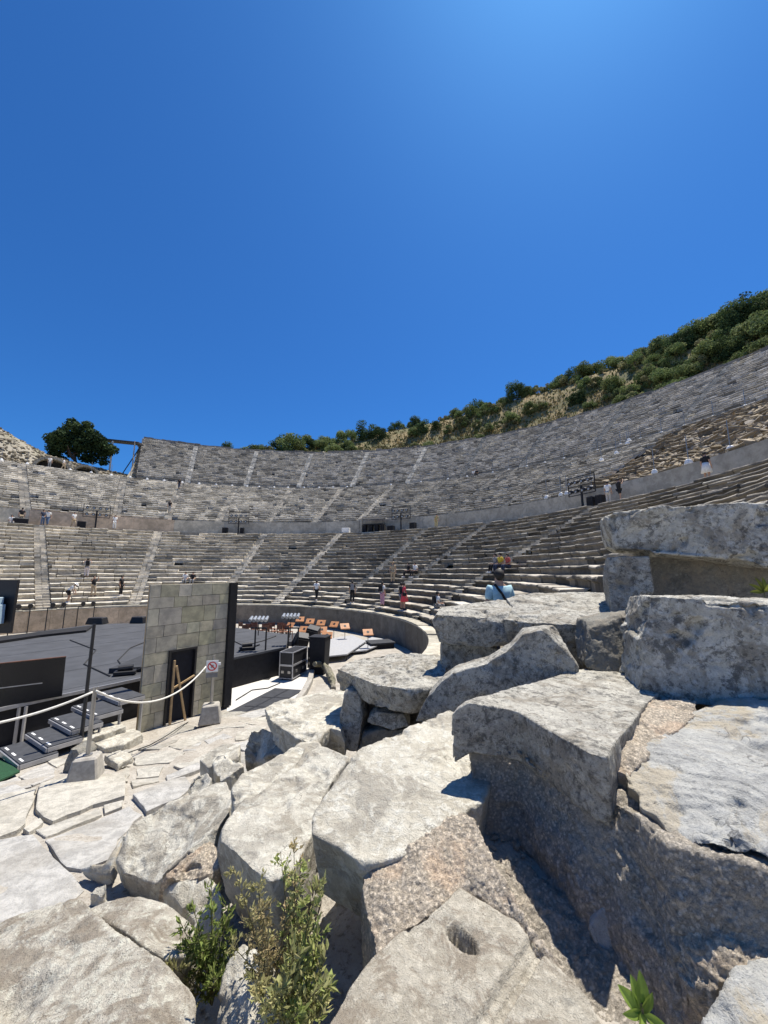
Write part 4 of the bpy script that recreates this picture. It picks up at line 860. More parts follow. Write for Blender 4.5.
# green carpet at the foot
P4 = [Pslope(u, v, -2.33, -.165) for u, v in ((-40, 768), (0, 757), (20, 771), (-5, 782), (-40, 800))]
mb = MB(); mb.add([tuple(p) for p in P4]+[tuple(p-np.array((0, 0, .03))) for p in P4], [(0, 1, 2, 3, 4)]+[(i, i+5, (i+1) % 5+5, (i+1) % 5) for i in range(5)])
tag(mb.build('carpet', M['green']), 'piece of dark green carpet at the foot of the black steps', 'carpet')
# ---- big dark screen standing on the stage edge
scr = empty('video_screen', tuple(Pz(62, 696, ST_Z))); tag(scr, 'wide black screen panel standing on the near stage edge at left', 'screen'); o = Vector(Pz(62, 696, ST_Z))
br = Vector((0, 0, 0)); tr_ = Vector(Py(66, 657, o.y+.0))-o; bl = Vector((-1.9, -2.1, .0)); tl = bl+Vector((tr_.x*.6, 0, tr_.z*1.08))
th = Vector((-.09, .075, 0))
mb = MB(); mb.add([bl, br, tr_, tl, bl+th, br+th, tr_+th, tl+th], [(0, 1, 2, 3), (7, 6, 5, 4), (0, 4, 5, 1), (1, 5, 6, 2), (2, 6, 7, 3), (3, 7, 4, 0)]); mb.build('panel', M['screen'], scr)
mb = MB(); k = Vector((.012, -.012, 0)); mb.bar(bl*.98+(tl-bl)*.5+k, br+(tr_-br)*.42+(bl-br)*.15+k, .012, .02); mb.build('seam', M['alu'], scr)
mb = MB(); mb.bar(tl+Vector((0, 0, .012)), tr_+Vector((0, 0, .012)), .04, .02); mb.build('top_edge', M['brown'], scr)
# far left panel
fl = empty('led_wall', tuple(Pz(4, 633, ST_Z))); tag(fl, 'tall dark panel with pale blue cases at the far left stage edge', 'panel'); 
hy = Pz(4, 633, ST_Z)[1]; w0 = Py(-25, 600, hy)[0]-Pz(4, 633, ST_Z)[0]; w1 = Py(16, 600, hy)[0]-Pz(4, 633, ST_Z)[0]
topz = Py(8, 580, hy)[2]-ST_Z
MB().box(((w0+w1)/2, 0, topz/2), (w1-w0, .15, topz)).build('panel', M['black'], fl)
w2 = Py(11, 600, hy)[0]-Pz(4, 633, ST_Z)[0]; zb = Py(8, 623, hy)[2]-ST_Z; zm = Py(8, 604, hy)[2]-ST_Z; zt2 = Py(8, 597, hy)[2]-ST_Z
MB().box(((w0+w2)/2, -.5, (zb+zm)/2), (w2-w0, .6, zm-zb), taper=.97).build('case', M['blue'], fl, bevel=.02)
MB().box(((w0+w2)/2-.06, -.5, (zm+zt2)/2+.01), ((w2-w0)*.93, .5, zt2-zm)).build('case', M['blue'], fl, bevel=.02)
# ---- stone painted stage wall with a door
A0 = np.array((-6.6, 11.05)); B0 = np.array((-5.2, 13.13)); wz = -4.28; topw = -.36
d = (B0-A0); Lw = float(np.linalg.norm(d)); ang = math.atan2(d[1], d[0])
wall = empty('stage_wall', (A0[0], A0[1], wz), ang); tag(wall, 'freestanding stage wall painted like stone blocks with a black door', 'stage wall')
Hw = topw-wz
m, nt, b = new_mat('painted_block_wall'); tc = N(nt, 'ShaderNodeTexCoord'); co = tc.outputs['Object']
mp = N(nt, 'ShaderNodeMapping'); mp.inputs['Rotation'].default_value = (R(-90), 0, 0); nt.links.new(co, mp.inputs['Vector'])
at = N(nt, 'ShaderNodeAttribute'); at.attribute_name = 'tone'
n1 = noise(nt, co, 3, 6, .65); n2 = noise(nt, co, 22, 5, .7)
c = mix(nt, ramp(nt, n1, .35, .65), (.75, .75, .73), (1.15, 1.12, 1.05)); c = mix(nt, 1., at.outputs['Color'], c, 'MULTIPLY'); c = mix(nt, math2(nt, 'MULTIPLY', ramp(nt, n2, .55, .72), .35), c, (.10, .095, .075))
nt.links.new(c, b.inputs['Base Color']); b.inputs['Roughness'].default_value = .9; bump(nt, b, n2, .4, .02); M['wallblk'] = m
def wall_mesh():
    """courses of large blocks, each with its own shade, with sunk joints, round the door opening"""
    gg = np.random.default_rng(3); V = []; Fc = []; tn = []
    dx0, dx1, dh = .70, 1.46, 1.98
    def blk(x0, x1, z0, z1):
        if x1-x0 < .03 or z1-z0 < .02: return
        j = .011; o_ = len(V); c = np.array((.40, .38, .305))*gg.uniform(.82, 1.18)*np.array((1, gg.uniform(.97, 1.02), gg.uniform(.88, 1.08)))
        for y, e in ((.03, 0), (0, j*.6), (0, j*1.6)):
            for x, z in ((x0+e, z0+e), (x1-e, z0+e), (x1-e, z1-e), (x0+e, z1-e)): V.append((x, y if y else -.004*gg.random(), z)); tn.append(c if e > 0 else c*.55)
        for a_ in (0, 4):
            for k in range(4): Fc.append((o_+a_+k, o_+a_+(k+1) % 4, o_+a_+4+(k+1) % 4, o_+a_+4+k))
        Fc.append((o_+8, o_+9, o_+10, o_+11))
    z = 0; H = [.40, .42, .33, .46, .32, .40, .30, .46, .30, .44]; k = 0
    while z < Hw-.02:
        h = min(H[k % 10]*1.05, Hw-z)
        if Hw-z-h < .15: h = Hw-z
        x = 0; first = True
        while x < Lw-.01:
            w = gg.uniform(.38, .78); w = .30 if first and k % 2 else w; first = False
            x1 = min(Lw, x+w); 
            if Lw-x1 < .18: x1 = Lw
            lo = z; 
            if z < dh:
                hi = z+h
                if x < dx0: blk(x, min(x1, dx0), z, hi)
                if x1 > dx1: blk(max(x, dx1), x1, z, hi)
                if x < dx1 and x1 > dx0 and hi > dh: blk(max(x, dx0), min(x1, dx1), dh, hi)
            else: blk(x, x1, z, z+h)
            x = x1
        z += h; k += 1
    return mesh_from('block_face', V, Fc, M['wallblk'], np.array(tn))
link('block_face', wall_mesh(), wall)
mb = MB(); mb.box((.35, .07, Hw/2), (.68, .08, Hw-.004)); mb.box(((Lw+1.48)/2, .07, Hw/2), (Lw-1.5, .08, Hw-.004)); mb.box((1.08, .07, (Hw+2.0)/2), (.78, .078, Hw-2.0)); mb.build('backing', M['timber'], wall)
dr = MB().box((1.08, .085, .98), (.74, .03, 1.94)).build('door', M['navy'], wall)
mb = MB(); mb.box((.69, .0, .99), (.055, .14, 1.98)); mb.box((1.47, .0, .99), (.055, .14, 1.98)); mb.box((1.08, .0, 2.005), (.84, .14, .055)); mb.build('door_frame', M['black'], wall)
MB().box((.76, .06, .95), (.03, .04, .09)).build('handle', M['steel'], dr)
for zz in (.3, 1.0, 1.7): MB().box((.73, .055, zz), (.03, .03, .08)).build('hinge', M['steel'], dr)
mb = MB(); mb.box((Lw+.13, .06, Hw/2), (.26, .34, Hw)); mb.build('black_return', M['fabric'], wall)
for zz in (.35, 1.5, 2.3, 3.1): MB().box((Lw+.265, -.02, zz), (.03, .07, .12)).build('bracket', M['steel'], wall)
br_ = empty('timber_brace', (A0[0], A0[1], wz), ang); tag(br_, 'light timber brace of three battens leaning in the black doorway', 'timber brace')
MB().bar((.80, -.12, 0), (.80, -.11, 1.75), .05).build('upright', M['timber'], br_); MB().bar((.84, -.16, 1.6), (1.22, -.18, 0), .05).build('diagonal', M['timber'], br_); MB().bar((.82, -.11, .98), (1.45, -.085, 1.2), .045).build('crosspiece', M['timber'], br_)
# ---- rope barrier
def post(u, vt, vb, zb, size, label, sign=False):
    o = Vector(Pz(u, vb, zb)); rt = empty('barrier_post', tuple(o)); tag(rt, label, 'barrier post', 'rope barrier posts')
    bh = size*.82
    MB().box((0, 0, bh/2), (size, size*.9, bh), rz=.35, taper=.72).build('concrete_foot', M['block'], rt, bevel=.03)
    top = Py(u, vt, o.y)[2]-o.z
    MB().tube([(0, 0, bh-.03), (0, 0, top)], size*.07, 12).build('pole', M['steel'], rt)
    MB().tube([(0, 0, bh-.002), (0, 0, bh+.015)], size*.15, 12).build('base_plate', M['steel'], rt)
    return rt, o, top
p1, o1, t1 = post(85, 687, 780, -3.52, .48, 'steel post in a rough concrete foot beside the black steps')
p2, o2, t2 = post(210, 655, 722, -4.06, .58, 'steel post in a concrete foot carrying the prohibition sign')
sg = empty('sign', tuple(o2+Vector((0, -.09, t2-.36))), .35); tag(sg, 'white sign with a red barred circle on the right rope post', 'sign'); sg.scale = (.74, .74, .74)
MB().box((0, 0, .11), (.42, .012, .42), M=Matrix.Rotation(0, 3, 'X')).build('plate', M['white'], sg, bevel=.004)
MB().box((0, -.001, -.21), (.40, .012, .16)).build('lower_plate', plain('grey_plate', (.16, .16, .16), .5), sg)
mb = MB(); nn = 40
for k in range(nn):
    a0_, a1_ = 2*math.pi*k/nn, 2*math.pi*(k+1)/nn
    mb.add([(math.cos(a_)*r_, -.009, .11+math.sin(a_)*r_) for a_, r_ in ((a0_, .125), (a1_, .125), (a1_, .165), (a0_, .165))], [(0, 1, 2, 3)])
q_ = .13*.7071; w_ = .016
mb.add([(-q_-w_, -.0095, .11+q_-w_), (-q_+w_, -.0095, .11+q_+w_), (q_+w_, -.0095, .11-q_+w_), (q_-w_, -.0095, .11-q_-w_)], [(0, 1, 2, 3)])
mb.build('barred_circle', M['red'], sg)
mb = MB(); mb.add([(-.05, -.0085, .05), (.05, -.0085, .05), (.05, -.0085, .16), (-.05, -.0085, .16)], [(0, 1, 2, 3)]); mb.build('pictogram', plain('sign_grey', (.25, .25, .26), .6), sg)
MB().box((.24, .03, .17), (.1, .05, .09)).build('clamp', M['white'], sg)
def rope(a, b, sag, label, rad=.019):
    a, b = Vector(a), Vector(b); pts = [a.lerp(b, t)-Vector((0, 0, sag*4*t*(1-t))) for t in np.linspace(0, 1, 26)]
    tag(MB().tube(pts, rad, 8).build('rope', M['rope'], smooth_=True), label, 'rope')
rope(Pz(-40, 733, -2.35) if False else (-6.6, 5.0, -1.94), o1+Vector((0, -.05, t1-.07)), .22, 'white barrier rope leading off the left edge past the black steps')
rope(o1+Vector((.04, -.02, t1-.06)), o2+Vector((-.20, -.02, t2-.30)), .50, 'white barrier rope sagging between the two steel posts before the wall')
# dark pole by the steps
pl = Vector(Py(81, 742, 8.9)); pl.z = gz(pl.x, pl.y); top = Py(94, 624, 8.9)[2]
tag(MB().tube([(0, 0, 0), (0, 0, top-pl.z)], [.038, .032], 8).build('pole', M['black'], loc=tuple(pl)), 'tall dark pole standing between the steps and the rope post', 'pole')
cb = [Pslope(u, v, -2.30, -.165) for u, v in ((110, 759), (130, 752), (150, 745), (166, 736), (178, 728), (188, 722))]
tag(MB().tube([tuple(p) for p in cb], .012, 5).build('cable', M['cable']), 'thin black cable running over the paving to the doorway', 'cable')
# ---- black mat
def slab(name, px, z, h, mat, label, cat):
    P = [Pz(u, v, z) for u, v in px]; n = len(P); o = np.mean(P, 0); o[2] -= h
    mb = MB(); mb.add([tuple(p-o) for p in P]+[tuple(p-o-np.array((0, 0, h))) for p in P], [tuple(range(n)), tuple(range(n, 2*n))[::-1]]+[(i, i+n, (i+1) % n+n, (i+1) % n) for i in range(n)])
    t = mb.build(name, mat, loc=tuple(o)); tag(t, label, cat); return t
M['mat'] = plain('dark_rubber_mat', (.035, .037, .042), .9, var=.2, sc=5)
mt = slab('mat', [(226, 713), (257, 716), (303, 690), (275, 688)], FLOOR+.06, .025, M['mat'], 'dark rectangular ribbed mat lying on the pale orchestra floor', 'mat')
p_ = [np.array(Pz(u, v, FLOOR+.064))-np.array(mt.location) for u, v in ((240, 714.5), (289, 689), (262, 697), (290, 698), (245, 706), (275, 707.5))]
mb = MB(); mb.bar(p_[0], p_[1], .06, .004); mb.bar(p_[2], p_[3], .06, .005); mb.bar(p_[4], p_[5], .06, .006); mb.build('ribs', M['black'], mt)
slab('mat', [(247, 727), (263, 717), (272, 714), (266, 723), (262, 730)], -4.36, .03, plain('grey_rubber', (.2, .2, .21), .9), 'small grey mat beside the dark ribbed mat', 'mat')
# ---- flight cases
def case(name, c, dims, rz, label):
    rt = empty(name, c, rz); tag(rt, label, 'flight case'); x, y, z = dims
    for k in range(2):
        MB().box((0, 0, .06+z*(k+.5)), (x-.01, y-.01, z-.012)).build('box', M['black'], rt)
    mb = MB(); t = .035
    for k in range(2):
        z0, z1 = .06+z*k, .06+z*(k+1)
        for sx in (-1, 1):
            for sy in (-1, 1): mb.box((sx*x/2, sy*y/2, (z0+z1)/2), (t, t, z-.004))
        for zz in (z0+.018, z1-.018):
            for s_ in (-1, 1): mb.box((0, s_*y/2, zz), (x-.036, t, t)); mb.box((s_*x/2, 0, zz), (t, y-.036, t))
    mb.build('edging', M['alu'], rt)
    for sx in (-.25, .25): 
        MB().box((sx*x, -y/2-.012, .06+z*.5), (.14, .03, .1)).build('handle', M['steel'], rt)
        MB().box((-x/2-.012, sx*y, .06+z*.5), (.03, .12, .1)).build('latch', M['steel'], rt)
    for sx in (-1, 1):
        for sy in (-1, 1): MB().tube([(sx*(x/2-.1)-.02, sy*(y/2-.1), .03), (sx*(x/2-.1)+.02, sy*(y/2-.1), .03)], .03, 8).build('wheel', M['black'], rt)
    return rt
pa = Pz(291, 681, FLOOR+.05); pb = Pz(278, 680.3, FLOOR+.05); pc = Pz(307, 672, FLOOR+.05)
cen = (pb+pc)/2
case('flight_case', (cen[0], cen[1], FLOOR+.03), (1.25, .58, .52), math.atan2(pc[1]-pa[1], pc[0]-pa[0]), 'two tier black flight case with silver edges on the pale floor')
pd = Pz(314, 671, FLOOR+.05); case('flight_case', (pd[0], pd[1]+.4, FLOOR+.03), (.5, .5, .45), .9, 'smaller black flight case tucked behind the two tier one')
# ---- loudspeakers on the right
def speaker(u, v, y, s, rz, tilt, label):
    c = Py(u, v, y); rt = empty('loudspeaker', tuple(c), rz); tag(rt, label, 'loudspeaker', 'black loudspeakers by the flight cases')
    M_ = Matrix.Rotation(tilt, 3, 'X') @ Matrix.Rotation(.25, 3, 'Y')
    MB().box((0, 0, 0), (s, s*.75, s*.95), M=M_, taper=.82).build('cabinet', M['black'], rt, bevel=.02)
    MB().box(M_ @ Vector((0, -s*.375, 0)), (s*.8, .02, s*.75), M=M_).build('grille', M['fabric'], rt)
    return rt
speaker(301, 641, 19, .72, .3, .5, 'black wedge loudspeaker leaning left beside the flight case')
speaker(313, 633.5, 20, .72, -.2, .35, 'upper black loudspeaker tilted above the tall black cabinet')
tc_ = Vector(Pz(318, 675, FLOOR)); rt = empty('tall_cabinet', (tc_.x, tc_.y+.3, FLOOR), -.2); tag(rt, 'tall black tapered cabinet standing right of the flight cases', 'cabinet')
MB().box((0, 0, .78), (.62, .6, 1.5), taper=1.22).build('body', M['fabric'], rt, bevel=.02); MB().box((0, 0, 1.55), (.8, .76, .04)).build('lid', M['black'], rt)
# mossy curved stone edge under the cabinet
def arcstone():
    P = [np.array(Pz(u, v, FLOOR+.55-.5*t)) for (u, v), t in zip(((314, 664), (322, 664), (328, 670), (332, 680), (333, 689)), np.linspace(0, 1, 5))]
    mb = MB(); mb.tube([tuple(p) for p in P], [.12, .15, .16, .15, .12], 8)
    me = mesh_from('curved_stone', mb.V, mb.F); bm = bmesh.new(); bm.from_mesh(me)
    finish('curved_stone', bm, M['mossy'], 'curved mossy stone rim beside the tall black cabinet', 'curved stone', .03, .03, 60, 1, .04)
M['mossy'] = stone('mossy_stone', (.17, .16, .11), (.27, .25, .18), lichen=.6, sc=3)
arcstone()
# curved white kerb around the pale floor
kp = [np.array(Pz(u, v, FLOOR+.10)) for u, v in ((268, 722), (285, 712), (298, 701), (305, 691), (310, 681), (312, 672), (312, 664))]
mb = MB()
for a_, b_ in zip(kp[:-1], kp[1:]): mb.bar(tuple(a_+(b_-a_)*.01), tuple(b_-(b_-a_)*.01), .2, .22)
tag(mb.build('kerb', M['block'], bevel=.02), 'curved stone kerb around the pale orchestra floor', 'kerb', kind='structure')
# ---- risers for the orchestra
def riser(px, z, label):
    P = [np.array(Pz(u, v, z)) for u, v in px]; o = np.mean(P, 0); o[2] = FLOOR; n = len(P)
    rt = empty('orchestra_riser', tuple(o)); tag(rt, label, 'riser')
    mb = MB(); mb.add([tuple(p-o) for p in P]+[tuple(p-o-np.array((0, 0, .06))) for p in P], [tuple(range(n)), tuple(range(n, 2*n))[::-1]]+[(i, i+n, (i+1) % n+n, (i+1) % n) for i in range(n)]); mb.build('top', M['riser'], rt)
    for p in P: MB().bar(((p[0]-o[0])*.93, (p[1]-o[1])*.93, 0), ((p[0]-o[0])*.93, (p[1]-o[1])*.93, z-.06-FLOOR), .06).build('leg', M['black'], rt)
riser([(318, 657), (347, 654), (366, 641), (352, 635), (322, 640)], FLOOR+.35, 'pale grey orchestra riser with music desks on the right')
riser([(348, 652), (366, 650), (392, 640), (372, 637), (356, 644)], FLOOR+.2, 'lower pale riser strip reaching toward the podium wall')
rt = empty('low_platform', tuple(Pz(380, 650, FLOOR))); tag(rt, 'low black platform in front of the podium wall', 'platform')
MB().box((0, .8, .3), (1.5, 1.2, .08), rz=.35).build('top', M['mat'], rt); MB().box((0, .8, .13), (1.35, 1.05, .25), rz=.35).build('skirt', M['fabric'], rt)
# ---- music desks
def desk_proto():
    rt = empty('music_desk')
    mb = MB(); mb.tube([(0, 0, .03), (0, 0, 1.05)], .018, 6)
    for k in range(3): a_ = k*2.094; mb.bar((0, 0, .12), (math.cos(a_)*.28, math.sin(a_)*.28, .01), .02)
    mb.build('stand', M['black'], rt)
    Mx = Matrix.Rotation(-.75, 3, 'X')
    q = MB(); q.box((0, .02, 1.14), (.56, .02, .42), M=Mx); q.box(Vector((0, .02, 1.14))+Mx @ Vector((0, -.04, -.2)), (.56, .08, .02), M=Mx); d_ = q.build('desk', M['desk'], rt)
    MB().tube([Vector((0, .02, 1.14))+Mx @ Vector((0, -.011, .02)), Vector((0, .02, 1.14))+Mx @ Vector((0, -.014, .02))], .08, 10).build('cutout', M['black'], d_)
    return rt
dk = desk_proto(); first = True
desks = [(300, 619, 27, 'leftmost tan music desk near the podium wall'), (310, 621, 26, 'tan music desk second from left near the podium wall'), (321, 622.5, 25.2, 'tan music desk in the middle of the back row'), (334, 624, 24.8, 'tan music desk second from right in the back row'), (345, 626, 24.2, 'rightmost tan music desk in the back row'), (322, 629.5, 22.6, 'tan music desk behind the nearest one'), (327, 635, 20.8, 'nearest tan music desk beside the black loudspeakers'), (368, 632, 22.2, 'lone tan music desk on the right beside the low black platform'), (304, 629, 23, 'tan music desk half hidden behind the black loudspeakers'), (290, 625, 25.5, 'tan music desk behind the right light stand')]
for u, v, y, lab in desks:
    o = dk if first else copy_tree(dk); first = False
    c = Py(u, v, y); zf = c[2]-1.16; o.location = tuple((c[0], c[1], zf)); o.rotation_euler = (0, 0, gg.uniform(-.5, .4)); tag(o, lab, 'music desk', 'tan wooden music desks')
# chairs
def chair_proto():
    rt = empty('orchestra_chair')
    for sx in (-.19, .19):
        MB().bar((sx, -.19, 0), (sx, -.19, .44), .035).build('leg', M['brown'], rt); MB().bar((sx, .2, 0), (sx, .24, .9), .035).build('leg', M['brown'], rt)
    MB().box((0, 0, .455), (.44, .44, .035)).build('seat', M['brown'], rt); q = MB(); q.box((0, .235, .75), (.36, .02, .26)); q.build('backrest', M['brown'], rt)
    return rt
ch = chair_proto(); first = True; k = 0
for row_, (z0, y0) in enumerate(((-4.1, 25.6), (-4.1, 24.6))):
    for u in ((236, 243, 250, 257, 264, 271, 278, 284) if row_ == 0 else (246, 255, 265, 273, 281, 288)):
        o = ch if first else copy_tree(ch); first = False
        c = Py(u+gg.uniform(-1.5, 1.5), 628, y0+gg.uniform(-.4, .4)); o.location = (c[0], c[1], z0); o.rotation_euler = (0, 0, gg.uniform(-.9, .9)+math.pi); k += 1
        tag(o, 'brown wooden orchestra chair in the %s row right of the stage wall' % ('back' if row_ == 0 else 'front'), 'chair', 'brown chairs of the back row' if row_ == 0 else 'brown chairs of the front row')
pf = [Py(u, 632, y) for u, y in ((228, 23.8), (228, 27), (298, 27), (298, 23.8))]
mb = MB(); mb.add([(p[0], p[1], -4.1) for p in pf]+[(p[0], p[1], FLOOR) for p in pf], [(0, 1, 2, 3), (0, 4, 5, 1), (1, 5, 6, 2), (2, 6, 7, 3), (3, 7, 4, 0)])
tag(mb.build('chair_platform', M['deck']), 'low dark platform under the brown chairs', 'platform')
# light stands with silver lamps
def light_stand(us, vb, vt, ul, vl, y, label, nl):
    c = Py(sum(us)/2, vb, y); rt = empty('light_stand', (c[0], c[1], FLOOR)); tag(rt, label, 'light stand', 'light stands with silver lamps')
    zt = Py(us[0], vt, y)[2]-FLOOR
    for u in us:
        x = Py(u, vb, y)[0]-c[0]; MB().tube([(x, 0, .04), (x, 0, zt)], .035, 8).build('pole', M['black'], rt)
        MB().box((x, 0, .02), (.5, .35, .04)).build('base', M['black'], rt)
    x0, x1 = Py(us[0], vt, y)[0]-c[0], Py(us[1], vt, y)[0]-c[0]
    MB().bar((x0-.1, 0, zt), (x1+.1, 0, zt), .06).build('crossbar', M['black'], rt)
    zl = Py(ul, vl, y)[2]-FLOOR; xl = Py(ul, vl, y)[0]-c[0]
    MB().bar((xl-.4, 0, zl-.12), (xl+.4, 0, zl-.12), .03).build('lamp_bar', M['black'], rt); MB().bar((xl, 0, zt-.3), (xl, 0, zl-.1), .03).build('riser_tube', M['black'], rt)
    for k in range(nl):
        x = xl+(k-(nl-1)/2)*.74/nl*1.1; l = MB().tube([(x, -.16, zl-.05), (x, .12, zl+.07)], [.075, .06], 10).build('lamp', M['lamp'], rt)
light_stand((253, 264), 682, 628, 259, 619, 16.6, 'light stand with a row of silver lamps next to the stage wall', 5)
light_stand((287, 297), 672, 628, 291, 616, 17.8, 'light stand with silver lamps behind the flight cases', 5)
# small machine lying on the deck behind the wall, and one left of it
for (u, v, lab) in ((125, 675, 'small black motor unit lying on the stage deck left of the wall'), (247, 650, 'small black fan unit on the stage edge right of the wall')):
    c = Pz(u, v, ST_Z); rt = empty('floor_unit', tuple(c), .4); tag(rt, lab, 'floor unit')
    MB().box((0, 0, .08), (.6, .3, .12)).build('base', M['black'], rt, bevel=.02); MB().tube([(-.2, 0, .2), (.2, 0, .22)], .09, 10).build('drum', M['black'], rt); MB().bar((.25, 0, .1), (.5, .1, .16), .05).build('arm', M['black'], rt)
c = Pz(128, 668, ST_Z+.02); slab('dark_flat', [(109, 668.5), (142, 655), (142, 667)], ST_Z+.16, .14, M['mat'], 'dark wedge platform on the deck beside the stage wall', 'wedge')
# lamp frames along the podium on the left
def frame_proto():
    rt = empty('lamp_frame')
    for s_ in (-.5, .5): MB().bar((s_, 0, 0), (s_, 0, 2.0), .06).build('upright', M['black'], rt)
    MB().bar((-.5, 0, 1.97), (.5, 0, 1.97), .06).build('top_rail', M['black'], rt)
    return rt
lf = frame_proto(); 
for i, (u, lab) in enumerate(((20, 'leftmost black lamp frame against the podium wall'), (56, 'middle black lamp frame against the podium wall'), (86, 'right black lamp frame against the podium wall'))):
    p = on_ring(u, 15.3, -3.0); o = lf if i == 0 else copy_tree(lf); a_ = math.atan2(p.y-CY, p.x-CX)
    o.location = (p.x, p.y, FLOOR); o.rotation_euler = (0, 0, a_-math.pi/2); o.scale = (1, 1, .88); tag(o, lab, 'lamp frame', 'lamp frames along the podium')
def spot_proto():
    rt = empty('spotlight')
    for s_ in (-.32, .32):
        q = MB().tube([(s_, -.16, .25), (s_, .16, .3)], [.16, .12], 10).build('lamp_head', M['black'], rt); MB().bar((s_, 0, 0), (s_, 0, .2), .06).build('yoke', M['black'], q)
    return rt
sp = spot_proto()
for i, (u, lab) in enumerate(((24, 'pair of black floor spotlights on the podium edge, leftmost'), (58, 'pair of black floor spotlights on the podium edge, middle'), (88, 'pair of black floor spotlights on the podium edge, rightmost'))):
    p = on_ring(u, 16.3, -2.74); o = sp if i == 0 else copy_tree(sp); a_ = math.atan2(p.y-CY, p.x-CX)
    o.location = tuple(p); o.rotation_euler = (0, 0, a_-math.pi/2); tag(o, lab, 'spotlight', 'spotlight pairs on the podium edge')
for (u, v, w, lab) in ((97, 622, 1.1, 'black monitor wedge on the far stage edge'), (139, 621, .9, 'black box on the far stage edge beside the wall')):
    c = Pz(u, v+2, ST_Z); rt = MB().box((0, 0, .2), (w, .6, .4), taper=.8).build('monitor_wedge', M['black'], loc=tuple(c), bevel=.03); tag(rt, lab, 'monitor')
# cables lying about the stage
for k, (px, lab) in enumerate((([(150, 640), (130, 648), (118, 660), (126, 672)], 'black cable looping over the deck towards the small motor unit'), ([(232, 640), (244, 646), (262, 641), (276, 636)], 'black cable lying on the deck right of the stage wall'), ([(70, 640), (96, 650), (84, 664), (110, 676)], 'black cable snaking over the middle of the stage deck'))):
    tag(MB().tube([tuple(Pz(u, v, ST_Z+.02)) for u, v in px], .022, 5).build('cable', M['cable']), lab, 'cable', 'cables on the stage')
tag(MB().tube([tuple(Pz(u, v, FLOOR+.05)) for u, v in ((236, 700), (252, 690), (268, 688), (280, 683))], .02, 5).build('cable', M['cable']), 'black cable on the pale floor leading to the flight case', 'cable')
# ---- lighting towers on the walkway
def tower(u, h, rz, label):
    p = on_ring(u, 32.2, 4.92); rt = empty('lighting_rack', tuple(p), math.atan2(p.y-CY, p.x-CX)-math.pi/2); tag(rt, label, 'lighting rack', 'lighting racks on the walkway')
    MB().tube([(0, 0, 0), (0, 0, h)], .09, 8).build('mast', M['black'], rt); MB().box((0, 0, .04), (1.0, .8, .08)).build('base', M['black'], rt)
    mb = MB()
    for zz in (h-.75, h, h+.75): mb.bar((-1.25, 0, zz), (1.25, 0, zz), .06)
    for sx in (-1.25, 1.25): mb.bar((sx, .003, h-.75), (sx, .003, h+.75), .06)
    mb.build('rack_frame', M['black'], rt)
    for zz in (h-.35, h+.4):
        for k in range(4):
            x = -.9+k*.6; l = MB().tube([(x, -.3, zz-.14), (x, .12, zz)], [.17, .12], 8).build('lamp', M['black'], rt); MB().box((x, -.31, zz-.145), (.17, .02, .17)).build('lens', M['lamp'], l)
tower(95, 2.1, 0, 'lighting rack on the walkway at far left'); tower(238, 2.1, 0, 'lighting rack on the walkway at centre left'); tower(401, 2.2, 0, 'lighting rack beside the control desk on the walkway'); tower(583, 2.0, .3, 'lighting rack on the walkway at right near two visitors')
def boxes(u, rad, dims, label, name='equipment_box', z=4.92, mat='black'):
    p = on_ring(u, rad, z); o = MB().box((0, 0, dims[2]/2), dims).build(name, M[mat], loc=tuple(p), bevel=.03); o.rotation_euler = (0, 0, math.atan2(p.y-CY, p.x-CX)-math.pi/2); tag(o, label, 'equipment box'); 
    g_ = MB().box((0, -dims[1]/2-.005, dims[2]/2), (dims[0]*.8, .02, dims[2]*.75)).build('front_panel', M['fabric' if mat == 'black' else mat], o); return o
boxes(81, 32.2, (.8, .6, .75), 'black box on the walkway left of the pink wall panel mast'); boxes(225, 32.2, (.7, .6, .8), 'black box on the walkway left of the centre left rack'); boxes(242, 32.1, (.5, .5, .8), 'black box on the walkway right of the centre left rack')
boxes(592, 32.0, (.55, .5, .85), 'left one of two black boxes below the right lighting rack'); boxes(601, 32.0, (.55, .5, .85), 'right one of two black boxes below the right lighting rack'); boxes(346, 31.6, (1.0, .5, .6), 'white box on the walkway left of the control desk', 'white_box', mat='white')
boxes(413, 32.2, (.7, .6, .9), 'black box on the walkway right of the control desk'); boxes(391, 32.2, (.8, .6, .7), 'low black box under the rack beside the control desk'); boxes(20, 32.0, (1.2, .6, .6), 'wide black box on the walkway at the far left'); 
p = on_ring(374, 32.0, 4.92); cd = empty('control_desk', tuple(p), -.3); tag(cd, 'black covered sound control desk on the walkway in the middle', 'control desk')
MB().box((0, 0, .95), (2.6, .9, .12)).build('desk_top', M['black'], cd)
for sx in (-1.2, -.4, .4, 1.2): MB().box((sx, 0, .44), (.5, .75, .86)).build('rack', M['fabric'], cd)
q = MB(); q.add([(-1.8, -.8, 1.55), (1.4, -.8, 1.5), (1.2, .8, 1.95), (-1.9, .8, 1.95), (-1.8, -.8, 1.51), (1.4, -.8, 1.46), (1.2, .8, 1.91), (-1.9, .8, 1.91)], [(0, 1, 2, 3), (7, 6, 5, 4), (0, 4, 5, 1), (1, 5, 6, 2), (2, 6, 7, 3), (3, 7, 4, 0)]); q.build('awning', M['fabric'], cd)
for x, y, h in ((-1.7, -.7, 1.5), (1.3, -.7, 1.46), (1.1, .7, 1.9), (-1.8, .7, 1.9)): MB().bar((x, y, 0), (x, y, h), .04).build('pole', M['black'], cd)
